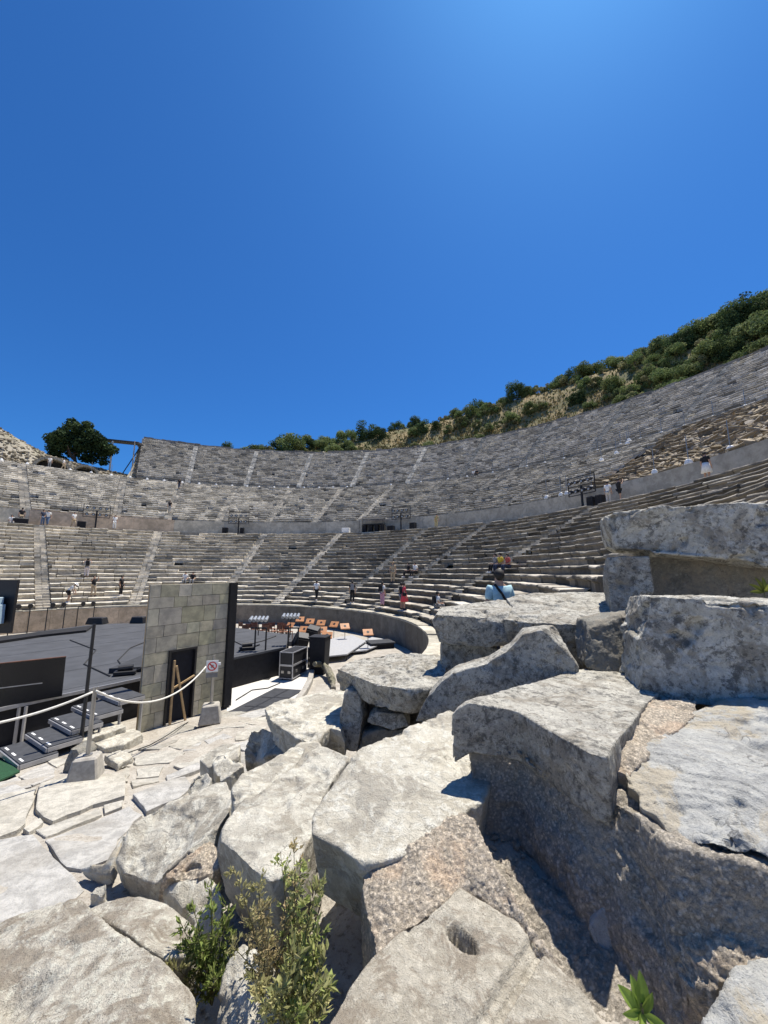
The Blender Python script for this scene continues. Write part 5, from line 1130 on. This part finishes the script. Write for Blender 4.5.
# ---- fence lamps: white blocks with thin poles
def bollard_proto():
    rt = empty('fence_post'); MB().box((0, 0, .22), (.44, .42, .34), taper=.6).build('white_foot', M['white'], rt, bevel=.05); MB().tube([(0, 0, .4), (0, 0, 1.9)], .03, 6).build('rod', M['steel'], rt); return rt
bp = bollard_proto(); first = True
def bollard(loc, label, grp):
    global first
    o = bp if first else copy_tree(bp); first = False; o.location = tuple(loc); o.rotation_euler = (0, 0, gg.uniform(0, 3)); o.name = 'fence_post'; tag(o, label, 'fence post', grp)
U1 = [1, 27, 70, 91, 111, 130, 147, 164, 182, 199, 216, 232, 247, 259, 274, 288, 304, 319, 333, 347]
for i, u in enumerate(U1): bollard(on_ring(u, 49.6, 14.82), 'thin rod in a white foot on the upper walkway, %s from the left' % ORD[i], 'rod fence along the upper walkway')
U2 = [391, 421, 448, 467, 477, 493, 509, 527, 545, 564, 598, 621, 641, 662, 685, 714, 746]
for i, u in enumerate(U2): bollard(on_ring(u, 49.6, 14.82), 'thin rod in a white foot on the upper walkway at right, %s from the right' % ORD[len(U2)-1-i], 'rod fence along the upper walkway')
U3 = [547, 561, 567, 592, 655, 689, 731]
for i, u in enumerate(U3): bollard(on_ring(u, 33.6, 6.64), 'thin rod in a white foot above the concrete wall, %s from the right' % ORD[len(U3)-1-i], 'rods above the concrete wall')
for i, (u, v) in enumerate(((602, 462), (617, 455), (628, 445), (637, 437))): 
    q_ = on_row(u, v, MID); bollard(q_, 'thin rod in a white foot climbing the broken tier, %s from the bottom' % ORD[i], 'rods climbing the broken tier')
# ---- shelter on the left skyline
pL, pR = on_ring(104, 60.5, 22), on_ring(141, 60.5, 22)
sh = empty('timber_shelter', tuple((pL+pR)/2)); o = (pL+pR)/2; tag(sh, 'dark flat roofed timber shelter on thin posts beside the big tree', 'shelter')
yy = o.y; zl = Py(108, 440.5, yy)[2]-o.z; zr = Py(141, 444.5, yy)[2]-o.z; xl = Py(105, 440, yy)[0]-o.x; xr = Py(141, 444, yy)[0]-o.x
MB().bar((xl-.6, 0, zl+.1), (xr, 0, zr+.1), 1.6, .28).build('roof', plain('dark_roof', (.05, .045, .042), .8), sh)
for u in (115, 137): x = Py(u, 450, yy)[0]-o.x; zg = gz(o.x+x, o.y)-o.z-.3; MB().bar((x, -.8, zg), (x, -.8, (zl+zr)/2), .22 if u == 115 else .14).build('post', M['white'] if u == 115 else M['block'], sh)
x = Py(139.5, 450, yy)[0]-o.x; MB().bar((x-3, .4, gz(o.x+x-3, o.y)-o.z), (x, .4, zr), .12).build('brace', M['black'], sh)
# ================================================================== people
def skin(name, joints, edges, root, sub=1):
    """joints: name -> (x, y, z, rx, ry); grows one continuous surface"""
    keys = list(joints); me = bpy.data.meshes.new(name)
    me.from_pydata([joints[k][:3] for k in keys], [(keys.index(a), keys.index(b)) for a, b in edges], [])
    o = link(name, me); o.modifiers.new('s', 'SKIN').use_smooth_shade = True
    sv = me.skin_vertices[0].data
    for i, k in enumerate(keys):
        q = joints[k]; sv[i].radius = (q[3], q[4] if len(q) > 4 else q[3]); sv[i].use_root = (k == root)
    o.modifiers.new('u', 'SUBSURF').levels = sub
    m2 = evaluated(o); bpy.data.objects.remove(o); bpy.data.meshes.remove(me); m2.name = name
    m2.polygons.foreach_set('use_smooth', [True]*len(m2.polygons)); return m2
def pose(kind):
    """joint positions, metres; the figure faces -y"""
    J = dict(pel=(0, 0, .95), sp=(0, .0, 1.12), ch=(0, .0, 1.33), nk=(0, .0, 1.47), hd=(0, -.015, 1.57), tp=(0, -.005, 1.68))
    for s, n in ((1, 'L'), (-1, 'R')):
        J['sh'+n] = (s*.17, 0, 1.40); J['el'+n] = (s*.23, .03, 1.14); J['wr'+n] = (s*.235, -.05, .90); J['hn'+n] = (s*.23, -.085, .80)
        J['hp'+n] = (s*.09, 0, .90); J['kn'+n] = (s*.10, -.015, .50); J['an'+n] = (s*.10, .02, .09); J['to'+n] = (s*.115, -.13, .035)
    def mv(keys, d):
        for k in keys: J[k] = tuple(np.array(J[k])+np.array(d))
    if kind == 'walk':
        J['knL'] = (.09, -.16, .52); J['anL'] = (.10, -.17, .10); J['toL'] = (.11, -.32, .05); J['knR'] = (-.09, .06, .50); J['anR'] = (-.10, .26, .15); J['toR'] = (-.11, .15, .04)
        J['elL'] = (.22, .12, 1.15); J['wrL'] = (.23, .10, .93); J['hnL'] = (.23, .06, .84); J['elR'] = (-.22, -.06, 1.15); J['wrR'] = (-.21, -.22, 1.0); J['hnR'] = (-.20, -.29, .94)
    if kind == 'bend':
        up = ['ch', 'nk', 'hd', 'tp', 'shL', 'shR', 'sp']
        for k in up:
            p = np.array(J[k]); h = p[2]-.95; a = .75; J[k] = (p[0], p[1]-h*math.sin(a), .95+h*math.cos(a))
        for s, n in ((1, 'L'), (-1, 'R')):
            c = np.array(J['sh'+n]); J['el'+n] = tuple(c+(s*.04, -.02, -.27)); J['wr'+n] = tuple(c+(s*.03, -.12, -.48)); J['hn'+n] = tuple(c+(s*.02, -.15, -.57)); J['kn'+n] = (s*.1, -.10, .50)
    if kind == 'raise':
        for s, n in ((1, 'L'), (-1, 'R')): J['el'+n] = (s*.30, -.10, 1.30); J['wr'+n] = (s*.20, -.22, 1.52); J['hn'+n] = (s*.15, -.24, 1.60)
        J['knL'] = (.10, -.14, .52); J['anL'] = (.11, -.10, .10); J['toL'] = (.12, -.25, .05)
    if kind == 'sit':
        for k in ('pel', 'sp', 'ch', 'nk', 'hd', 'tp', 'shL', 'shR', 'elL', 'elR', 'hpL', 'hpR'): J[k] = tuple(np.array(J[k])+(0, 0, -.82))
        mv(['ch', 'nk', 'hd', 'tp', 'shL', 'shR'], (0, -.06, 0))
        for s, n in ((1, 'L'), (-1, 'R')):
            J['kn'+n] = (s*.12, -.42, .16); J['an'+n] = (s*.12, -.46, -.26); J['to'+n] = (s*.125, -.61, -.32); J['wr'+n] = (s*.16, -.26, .20); J['hn'+n] = (s*.13, -.34, .22)
    return J
RAD = dict(pel=(.135, .105), sp=(.125, .095), ch=(.145, .10), nk=(.055, .055), hd=(.078, .09), tp=(.06, .07), sh=(.062, .06), el=(.043, .043), wr=(.03, .03), hn=(.034, .022), hp=(.088, .09), kn=(.058, .06), an=(.04, .042), to=(.04, .03))
EDG = [('pel', 'sp'), ('sp', 'ch'), ('ch', 'nk'), ('nk', 'hd'), ('hd', 'tp')]+[e for n in 'LR' for e in (('ch', 'sh'+n), ('sh'+n, 'el'+n), ('el'+n, 'wr'+n), ('wr'+n, 'hn'+n), ('pel', 'hp'+n), ('hp'+n, 'kn'+n), ('kn'+n, 'an'+n), ('an'+n, 'to'+n))]
def rd(k, add=0.):
    b = k[:2] if k[-1] in 'LR' and k[:2] in RAD else k
    a = RAD[b]; return (a[0]+add, a[1]+add)
KIT = {}
def kit(kind):
    if kind in KIT: return KIT[kind]
    J = pose(kind); D = {}
    jj = {k: (*J[k], *rd(k)) for k in J}
    for n, s in (('L', 1), ('R', -1)):   # fingers and thumb
        h = np.array(J['hn'+n]); w = np.array(J['wr'+n]); d = (h-w)/np.linalg.norm(h-w)
        side = np.cross(d, (s, 0, 0)); side /= np.linalg.norm(side)+1e-9
        for f in range(4): jj['f%d%s' % (f, n)] = (*(h+d*(.085-.008*abs(f-1))+side*(f-1.5)*.022), .009, .009)
        jj['th'+n] = (*(w+d*.06-side*.06), .010, .010)
    ed = EDG+[('hn'+n, 'f%d%s' % (f, n)) for n in 'LR' for f in range(4)]+[('wr'+n, 'th'+n) for n in 'LR']
    hd = np.array(J['hd']); jj['nose'] = (*(hd+(0, -.105, -.01)), .012, .012); ed = ed+[('hd', 'nose')]
    D['body'] = skin('body', jj, ed, 'pel')
    lerp = lambda a, b, t: tuple(np.array(J[a])*(1-t)+np.array(J[b])*t)
    T = {k: (*J[k], *rd(k, .034)) for k in ('sp', 'ch', 'shL', 'shR')}; T['pel'] = (*lerp('pel', 'sp', -.45), .17, .14)
    T['nk'] = (*lerp('ch', 'nk', .7), .085, .08)
    for n in 'LR': T['el'+n] = (*lerp('sh'+n, 'el'+n, .75), .066, .062)
    te = [('pel', 'sp'), ('sp', 'ch'), ('ch', 'nk'), ('ch', 'shL'), ('ch', 'shR'), ('shL', 'elL'), ('shR', 'elR')]
    D['shirt'] = skin('shirt', T, te, 'pel')
    for nm, full in (('trousers', True), ('shorts', False)):
        B = {'pel': (*J['pel'], .150, .122)}; be = []
        for n in 'LR':
            B['hp'+n] = (*J['hp'+n], .102, .105); kk = J['kn'+n] if full else lerp('hp'+n, 'kn'+n, .85); B['kn'+n] = (*kk, .078 if full else .088, .08 if full else .09); be += [('pel', 'hp'+n), ('hp'+n, 'kn'+n)]
            if full: B['an'+n] = (*lerp('kn'+n, 'an'+n, .92), .062, .064); be.append(('kn'+n, 'an'+n))
        D[nm] = skin(nm, B, be, 'pel')
    # skirt / dress
    pl = np.array(J['pel']); mb = MB()
    mb.tube([tuple(pl+(0, 0, .14)), tuple(pl+(0, 0, -.05)), tuple(pl+(0, -.02, -.42))], [.15, .19, .27], 14); D['skirt'] = mesh_from('skirt', mb.V, mb.F, smooth_=True)
    S = {}
    mb = MB()
    for n in 'LR':
        a = np.array(J['an'+n]); t = np.array(J['to'+n]); mb.tube([tuple(a+(0, .05, -.05)), tuple(a*.5+t*.5+(0, 0, -.005)), tuple(t+(0, -.03, 0))], [.05, .052, .035], 8)
    D['shoes'] = mesh_from('shoes', mb.V, mb.F, smooth_=True)
    tp = np.array(J['tp']); hd = np.array(J['hd']); ax = tp-hd
    bm = bmesh.new(); bmesh.ops.create_icosphere(bm, subdivisions=2, radius=1)
    for v in bm.verts:
        c = v.co; c.y = c.y if c.y > -.2 else c.y*.85
        if c.z < -.1 and c.y < .15: c *= .8
        v.co = Vector(hd+ax*.45)+Vector((c.x*.094, c.y*.108+.015, c.z*.115+.012))
    me = bpy.data.meshes.new('hair'); bm.to_mesh(me); bm.free(); me.polygons.foreach_set('use_smooth', [True]*len(me.polygons)); D['hair'] = me
    mb = MB(); b = tuple(hd+ax*.72); mb.tube([b, tuple(hd+ax*.80)], [.19, .165], 16); mb.tube([tuple(hd+ax*.8), tuple(hd+ax*1.55)], [.108, .085], 14); D['hat'] = mesh_from('hat', mb.V, mb.F)
    ch = (np.array(J['ch'])+np.array(J['sp']))/2; mb = MB(); mb.box(tuple(ch+(0, .2, .04)), (.30, .16, .44), taper=.85)
    for s in (-1, 1): mb.bar(tuple(ch+(s*.11, -.13, .22)), tuple(ch+(s*.11, .13, .26)), .04, .02)
    me = mesh_from('backpack', mb.V, mb.F); D['backpack'] = me
    mb = MB(); sL = np.array(J['shL']); pR = np.array(J['pel'])+(-.17, .0, .05)
    mb.tube([tuple(sL*.6+np.array(J['nk'])*.4+(0, .05, .05)), tuple(np.array(J['ch'])+(0.02, .15, .0)), tuple(np.array(J['sp'])+(-.09, .15, 0)), tuple(pR+(0, .12, 0))], .022, 6); mb.box(tuple(pR+(-.05, .02, -.02)), (.1, .26, .2)); D['shoulder_bag'] = mesh_from('shoulder_bag', mb.V, mb.F)
    for k in D:
        if not D[k].materials: D[k].materials.append(None)
    KIT[kind] = D; return D
CLO = {}
def cloth(c):
    if c not in CLO:
        CLO[c] = plain('cloth_%d' % (len(CLO)+1), c, .9, var=.12, sc=12, bmp=.15)
    return CLO[c]
W_, K_, N_, TAN, PINK, RED, YEL, LB, GRY, DEN, OLI = (.72, .72, .70), (.012, .012, .014), (.03, .04, .075), (.42, .33, .22), (.55, .30, .38), (.60, .06, .09), (.62, .46, .05), (.38, .57, .62), (.25, .25, .25), (.10, .15, .25), (.28, .27, .16)
SKN = plain('skin_tone', (.45, .27, .18), .6, var=.05); SK2 = plain('tanned_skin', (.32, .18, .115), .6, var=.05)
HAIR = plain('dark_hair', (.015, .011, .008), .7)
def person(loc, face, kind, label, top, bot, legs='trousers', hat=None, bag=None, bagc=K_, s=1., sk=None, group=None):
    D = kit(kind); rt = empty('person', tuple(loc), face); rt.scale = (s, s, s); tag(rt, label, 'person', group)
    def add(nm, mat):
        o = link(nm, D[nm], rt); o.material_slots[0].link = 'OBJECT'; o.material_slots[0].material = mat; return o
    add('body', sk or SKN); add('hair', HAIR); add('shoes', cloth(K_ if bot != K_ else W_)); add('shirt', cloth(top)); add(legs, cloth(bot))
    if hat: add('hat', cloth(hat))
    if bag: add(bag, cloth(bagc))
    return rt
def facing(p, away=False, dx=0.):
    """heading that looks at (or away from) the orchestra"""
    a = math.atan2(CY-p[1], CX-p[0])+(math.pi if away else 0); return a+math.pi/2+dx
def low(u, v, back=.45): return on_row(u, v, LOW, back)
def sit_on(u, v, T=LOW): p = on_row(u, v, T, .25); return p
def walkpt(u): return on_ring(u, 32.0, 4.92)
def P(loc, away, *a, dx=0., **k): return person(loc, facing(loc, away, dx), *a, **k)
P(low(86, 578), True, 'raise', 'person with dark backpack and pale trousers standing halfway up the left tier', GRY, (.5, .45, .45), bag='backpack')
P(low(67, 603), False, 'bend', 'person in white hat and white shirt bending over near the podium edge at left', W_, K_, hat=W_, legs='shorts', dx=1.2)
P(low(92, 599), False, 'raise', 'person in black top and tan trousers raising both arms at left', K_, TAN, dx=.6)
P(low(121, 594), False, 'stand', 'person dressed in black standing at the right of the left tier', K_, K_, dx=1.)
P(walkpt(11), False, 'sit', 'person in white shirt sitting on the walkway edge at far left', W_, GRY)
P(walkpt(20.5), True, 'stand', 'person in black top and beige trousers at the walkway wall at far left', K_, TAN, s=1.)
P(walkpt(42), False, 'stand', 'person in dark blue on the left walkway beside another in white', N_, DEN, dx=.4)
P(walkpt(47), False, 'walk', 'person in white top and blue trousers where the left stair meets the walkway', W_, DEN, dx=-.4)
P(walkpt(73), False, 'walk', 'person in white standing by the pink walkway wall panel', W_, TAN, dx=.5)
P(walkpt(114), False, 'stand', 'person all in white standing on the walkway right of the pink panel', W_, W_)
P(on_ring(49, 49.4, 14.82), False, 'stand', 'person in white shirt at the dark vault entrance', W_, GRY)
P(on_ring(63, 49.4, 14.82), False, 'walk', 'person in white walking right of the vault entrance', W_, TAN, dx=1.3)
for u, t, lab in ((185.5, W_, 'left one of two seated people above the stage wall, in white'), (193, K_, 'right one of two seated people above the stage wall, in a dark top')): P(sit_on(u, 582), False, 'sit', lab, t, GRY)
P(low(314, 604), True, 'walk', 'person in white shirt and dark trousers walking along the bottom row', W_, K_, dx=.3)
P(low(351, 605), True, 'stand', 'person in dark clothes with a grey backpack standing near the bottom row', K_, K_, bag='backpack', bagc=GRY, dx=.8)
P(low(380, 609), True, 'stand', 'person in white top and pink trousers with a black backpack', W_, PINK, bag='backpack', dx=.2)
P(low(400.5, 611), True, 'stand', 'person in black top and grey shorts beside a person in red', K_, GRY, legs='shorts')
P(low(408.5, 608), True, 'stand', 'person in a pink red dress with a shoulder bag', RED, RED, legs='skirt', bag='shoulder_bag', dx=-.3)
P(low(441, 606), True, 'sit', 'seated person in white shirt wearing a black backpack near the sunlit slab', W_, GRY, bag='backpack')
P(low(395, 582), False, 'stand', 'person in tan clothes standing mid way up the dark rows', TAN, TAN, hat=TAN, dx=.9)
P(sit_on(412, 573), False, 'sit', 'person in black sitting mid way up the dark rows', K_, K_, dx=-.5); P(sit_on(418.5, 573), False, 'sit', 'person in white sitting next to a person in black on the dark rows', W_, K_)
P(sit_on(506, 567), False, 'sit', 'person in a yellow top sitting on the dark rows', YEL, N_); P(sit_on(499.5, 568), False, 'sit', 'person in a dark top sitting left of the person in yellow', GRY, K_); P(sit_on(511.5, 568), False, 'sit', 'person in a red top sitting right of the person in yellow', (.4, .08, .07), N_, s=.9)
mp_ = Py(500, 600, 7.5); mz = Py(500, 567.5, 7.5)[2]-1.76*1.13
person(Vector((mp_[0], mp_[1], mz)), math.pi+.1, 'stand', 'person in light blue shirt with a black cross body bag seen from behind', LB, N_, bag='shoulder_bag', s=1.13)
P(walkpt(609), True, 'stand', 'person in white on the right walkway beside two black boxes', W_, (.5, .47, .42), dx=.3); P(walkpt(620), True, 'raise', 'person in black top and shorts at the concrete wall on the right walkway', K_, K_, legs='shorts', dx=-.3)
P(walkpt(708), True, 'stand', 'person in black top and white skirt at the gap in the right walkway wall', K_, W_, legs='skirt', dx=.2)
P(walkpt(436), False, 'bend', 'person in yellowish clothes stooping on the walkway right of the control desk', OLI, (.5, .42, .2), dx=.8)
P(sit_on(499, 457, MID), False, 'sit', 'person in black sitting in the middle tier left of the right lighting rack', K_, K_); P(sit_on(495, 458, MID), False, 'sit', 'person in white sitting in the middle tier left of the right lighting rack', W_, GRY)
P(on_row(179, 489, MID), True, 'walk', 'person in dark clothes climbing high on the middle tier', K_, N_); P(on_row(169, 514, MID), True, 'walk', 'person in dark clothes climbing just above the walkway wall', K_, GRY)
# support the man in blue: the ruined seat block he stands on
sb = MB(); sb.box((0, 0, 0), (1.8, 1.2, 1.0)); o = sb.build('seat_block', M['lime'], loc=(mp_[0], mp_[1]+.1, mz-.5), bevel=.05); tag(o, 'worn seat block under the person in the light blue shirt, behind the sunlit slab', 'stone block')
# ================================================================== plants among the rocks
def herb(name, base, stems, cols, label, seed, lw=.012, ll=.035, dens=60, lean=(0, 0), spread=.05, cl='plant'):
    g2 = np.random.default_rng(seed); rt = empty(name, tuple(base)); tag(rt, label, cl)
    V = []; Fc = []; tn = []; mb = MB(); cols = np.array(cols)
    for (dx, dy, h, bend) in stems:
        pts = []
        nseg = 6; ph = g2.uniform(0, 6.28)
        for k in range(nseg+1):
            t = k/nseg; pts.append(np.array((dx*t+lean[0]*t*t+bend*math.cos(ph)*t*t, dy*t+lean[1]*t*t+bend*math.sin(ph)*t*t, h*t)))
        mb.tube([tuple(p) for p in pts], [.005*(1-.12*k) for k in range(nseg+1)], 5)
        base_c = cols[g2.integers(len(cols))]
        # twigs that carry the leaves
        tw = [(pts[-1], np.array((0, 0, 1.)))]
        for k in range(int(dens*.35)):
            t = g2.uniform(.22, 1); i = min(nseg-1, int(t*nseg)); f = t*nseg-i; p = pts[i]*(1-f)+pts[i+1]*f
            a = g2.uniform(0, 6.28); L = g2.uniform(.3, 1)*spread*(1.25-.6*t); d = np.array((math.cos(a), math.sin(a), g2.uniform(.1, .9))); q = p+d*L
            mb.tube([tuple(p), tuple((p+q)/2+np.array((0, 0, .1*L))), tuple(q)], [.0025, .002, .001], 4); tw.append((q, d))
            for m_ in range(int(g2.uniform(5, 11))):
                s = g2.uniform(.25, 1.05); c = p+(q-p)*s+g2.normal(0, .005, 3); dd = d+g2.normal(0, .6, 3)+np.array((0, 0, .3)); dd /= np.linalg.norm(dd)
                up_ = g2.normal(0, 1, 3); sd = np.cross(dd, up_); sd /= np.linalg.norm(sd); nn_ = np.cross(sd, dd)
                l = ll*g2.uniform(.5, 1.2); w = lw*g2.uniform(.6, 1.2); o_ = len(V)
                V.extend([c, c+dd*l*.45+sd*w*.5+nn_*w*.15, c+dd*l+nn_*l*-.12, c+dd*l*.45-sd*w*.5+nn_*w*.15, c+dd*l*.5-nn_*w*.1]); Fc.extend([(o_, o_+1, o_+4), (o_+1, o_+2, o_+4), (o_+2, o_+3, o_+4), (o_+3, o_, o_+4)])
                cc = base_c*(1-t*.3)+cols[g2.integers(len(cols))]*t*.3; tn.extend([cc*g2.uniform(.65, 1.35)]*5)
    mb.build('stem', M['herbstem'], rt); link('leaves', mesh_from('leaves', V, Fc, M['herb'], np.array(tn)), rt)
    return rt
M['herbstem'] = plain('herb_stem', (.12, .11, .05), .8, var=.3)
GR = [(.26, .33, .09), (.34, .40, .13), (.20, .26, .07)]; DRY = [(.46, .42, .20), (.40, .40, .18), (.52, .40, .24), (.33, .34, .14)]; MIXG = GR[:2]+DRY[1:2]
def at(u, v, z): return Pz(u, v, z)
b1 = np.array(at(212, 1005, -2.75)); b2 = np.array(at(292, 1000, -2.62))
def stems_to(b, tips):
    out = []
    for (u, v, y, bend) in tips:
        p = Py(u, v, y)-b; out.append((p[0], p[1], p[2], bend))
    return out
herb('green_weed', b1, stems_to(b1, [(212, 878, 2.95, .04), (198, 900, 2.9, .05), (186, 918, 2.85, .05), (224, 915, 2.9, .04), (205, 930, 2.85, .06), (190, 945, 2.8, .05), (228, 945, 2.85, .05), (182, 965, 2.75, .05), (210, 975, 2.75, .06)]), GR+DRY[:1], 'leafy green weed growing in the crevice beside the bottom left boulder', 5, .018, .05, 58, spread=.085)
herb('dry_thistle', b2, stems_to(b2, [(299, 836, 2.55, .03), (286, 846, 2.5, .05), (308, 850, 2.55, .05), (296, 868, 2.5, .04), (316, 872, 2.5, .06)]), DRY+GR[1:2], 'tall dry olive thistle standing against the shaded rock', 6, .015, .034, 95, spread=.085)
herb('dry_thistle', b2+np.array((-.12, .02, 0)), stems_to(b2+np.array((-.12, .02, 0)), [(240, 866, 2.6, .04), (254, 892, 2.55, .06), (246, 918, 2.5, .05), (270, 902, 2.55, .06), (262, 935, 2.5, .04), (278, 920, 2.5, .06), (240, 945, 2.45, .05), (255, 965, 2.4, .05)]), [(.42, .34, .19), (.34, .28, .15), (.40, .38, .18), (.28, .27, .12)], 'brownish thistle with seed heads leaning over the small pale rock', 7, .014, .03, 85, spread=.075)
herb('bushy_weed', b2+np.array((.05, -.12, -.02)), stems_to(b2+np.array((.05, -.12, -.02)), [(312, 912, 2.35, .06), (290, 940, 2.3, .07), (328, 940, 2.35, .07), (334, 965, 2.3, .07), (262, 985, 2.2, .08), (318, 985, 2.25, .07), (278, 975, 2.2, .07), (300, 990, 2.2, .08), (252, 1010, 2.15, .07), (285, 1015, 2.15, .06), (325, 1000, 2.2, .07)]), MIXG+DRY, 'low bushy weed with broad leaves in front of the shaded hollow', 8, .022, .048, 58, spread=.10)
# the fresh sprig at the bottom right, broad smooth leaves
def sprig(base, tips, label, seed, wd=.03, c0=(.12, .21, .035)):
    g2 = np.random.default_rng(seed); rt = empty('leafy_sprig', tuple(base)); tag(rt, label, 'plant'); mb = MB(); mb.tube([(0, 0, -.06), (0, 0, .03)], .006, 6); mb.build('stem', M['herbstem'], rt)
    for (d, L, w) in tips:
        d = np.array(d, float); d /= np.linalg.norm(d); sd = np.cross(d, (0, -1, .35)); sd /= np.linalg.norm(sd); nn_ = np.cross(sd, d); V = []; Fc = []; tn = []; n = 9
        for k in range(n+1):
            t = k/n; wdt = w*math.sin(math.pi*min(1, t*.92+.08))**.75; p = d*L*t+nn_*(-.18*L*t*t)
            for q, s_ in enumerate((-1, -.5, 0, .5, 1)): V.append(p+sd*wdt*s_*.5+nn_*abs(s_)*wdt*.22); tn.append(np.array(c0)*(1.35 if s_ == 0 else g2.uniform(.85, 1.1)))
        for k in range(n):
            for q in range(4): a_ = k*5+q; Fc.append((a_, a_+1, a_+6, a_+5))
        link('leaf', mesh_from('leaf', V, Fc, M['herb'], np.array(tn), True), rt)
sp0 = np.array(Py(642, 1012, 1.72))
sprig(sp0, [((-.75, 0, .8), .105, .046), ((-.18, .05, 1), .105, .044), ((.12, .0, 1), .12, .048), ((.2, -.1, .35), .08, .032), ((-.5, -.2, .1), .085, .032), ((.35, -.2, -.1), .09, .03), ((-.2, -.3, -.1), .07, .03)], 'fresh green sprig with broad leaves at the bottom edge in the mortar', 3, c0=(.22, .31, .06))
sp1 = np.array(Py(764, 592, 4.35))
sprig(sp1, [((-.7, 0, .5), .16, .05), ((-.3, 0, 1), .17, .05), ((.2, 0, 1), .17, .05), ((.7, 0, .6), .16, .05), ((-.9, 0, .05), .14, .045), ((.1, -.4, .5), .14, .05)], 'small yellow green plant in the joint at the right edge behind the tall block', 4, c0=(.17, .19, .04))
# ================================================================== camera, sky, sun
cam = bpy.data.cameras.new('camera'); cam.sensor_fit = 'HORIZONTAL'; cam.angle = R(90); cam.clip_end = 3000; cam.clip_start = .05
co_ = bpy.data.objects.new('camera', cam); COL.objects.link(co_); co_.rotation_euler = (math.pi/2+TH, 0, 0); SC.camera = co_
SUN_EL, SUN_AZ = 70., 43.
wd = bpy.data.worlds.new('World'); SC.world = wd; wd.use_nodes = True; nt = wd.node_tree
bg = nt.nodes['Background']; sky = nt.nodes.new('ShaderNodeTexSky'); sky.sky_type = 'NISHITA'; sky.sun_disc = False
sky.sun_elevation = R(SUN_EL); sky.sun_rotation = R(SUN_AZ); sky.altitude = 200; sky.air_density = 1.0; sky.dust_density = .8; sky.ozone_density = 3.0
nt.links.new(mix(nt, 1., sky.outputs[0], (.33, .94, 1.68), 'MULTIPLY'), bg.inputs['Color']); bg.inputs['Strength'].default_value = .055
sl = bpy.data.lights.new('sun', 'SUN'); sl.energy = 5.0; sl.angle = R(.5); sl.color = (1, .935, .83)
so_ = bpy.data.objects.new('sun', sl); COL.objects.link(so_)
dv = Vector((math.cos(R(SUN_EL))*math.sin(R(SUN_AZ)), math.cos(R(SUN_EL))*math.cos(R(SUN_AZ)), math.sin(R(SUN_EL))))
so_.rotation_euler = (-dv).to_track_quat('-Z', 'Y').to_euler(); so_.location = dv*60
vs = SC.view_settings; vs.view_transform = 'Standard'; vs.look = 'None'; vs.exposure = .55; vs.gamma = 1.; vs.use_curve_mapping = False
SC.render.resolution_x = 768; SC.render.resolution_y = 1024
SC.cycles.max_bounces = 6
for k in list(protos):
    if 'used' in protos[k]: del protos[k]['used']
for o in bpy.data.objects:
    if 'used' in o: del o['used']
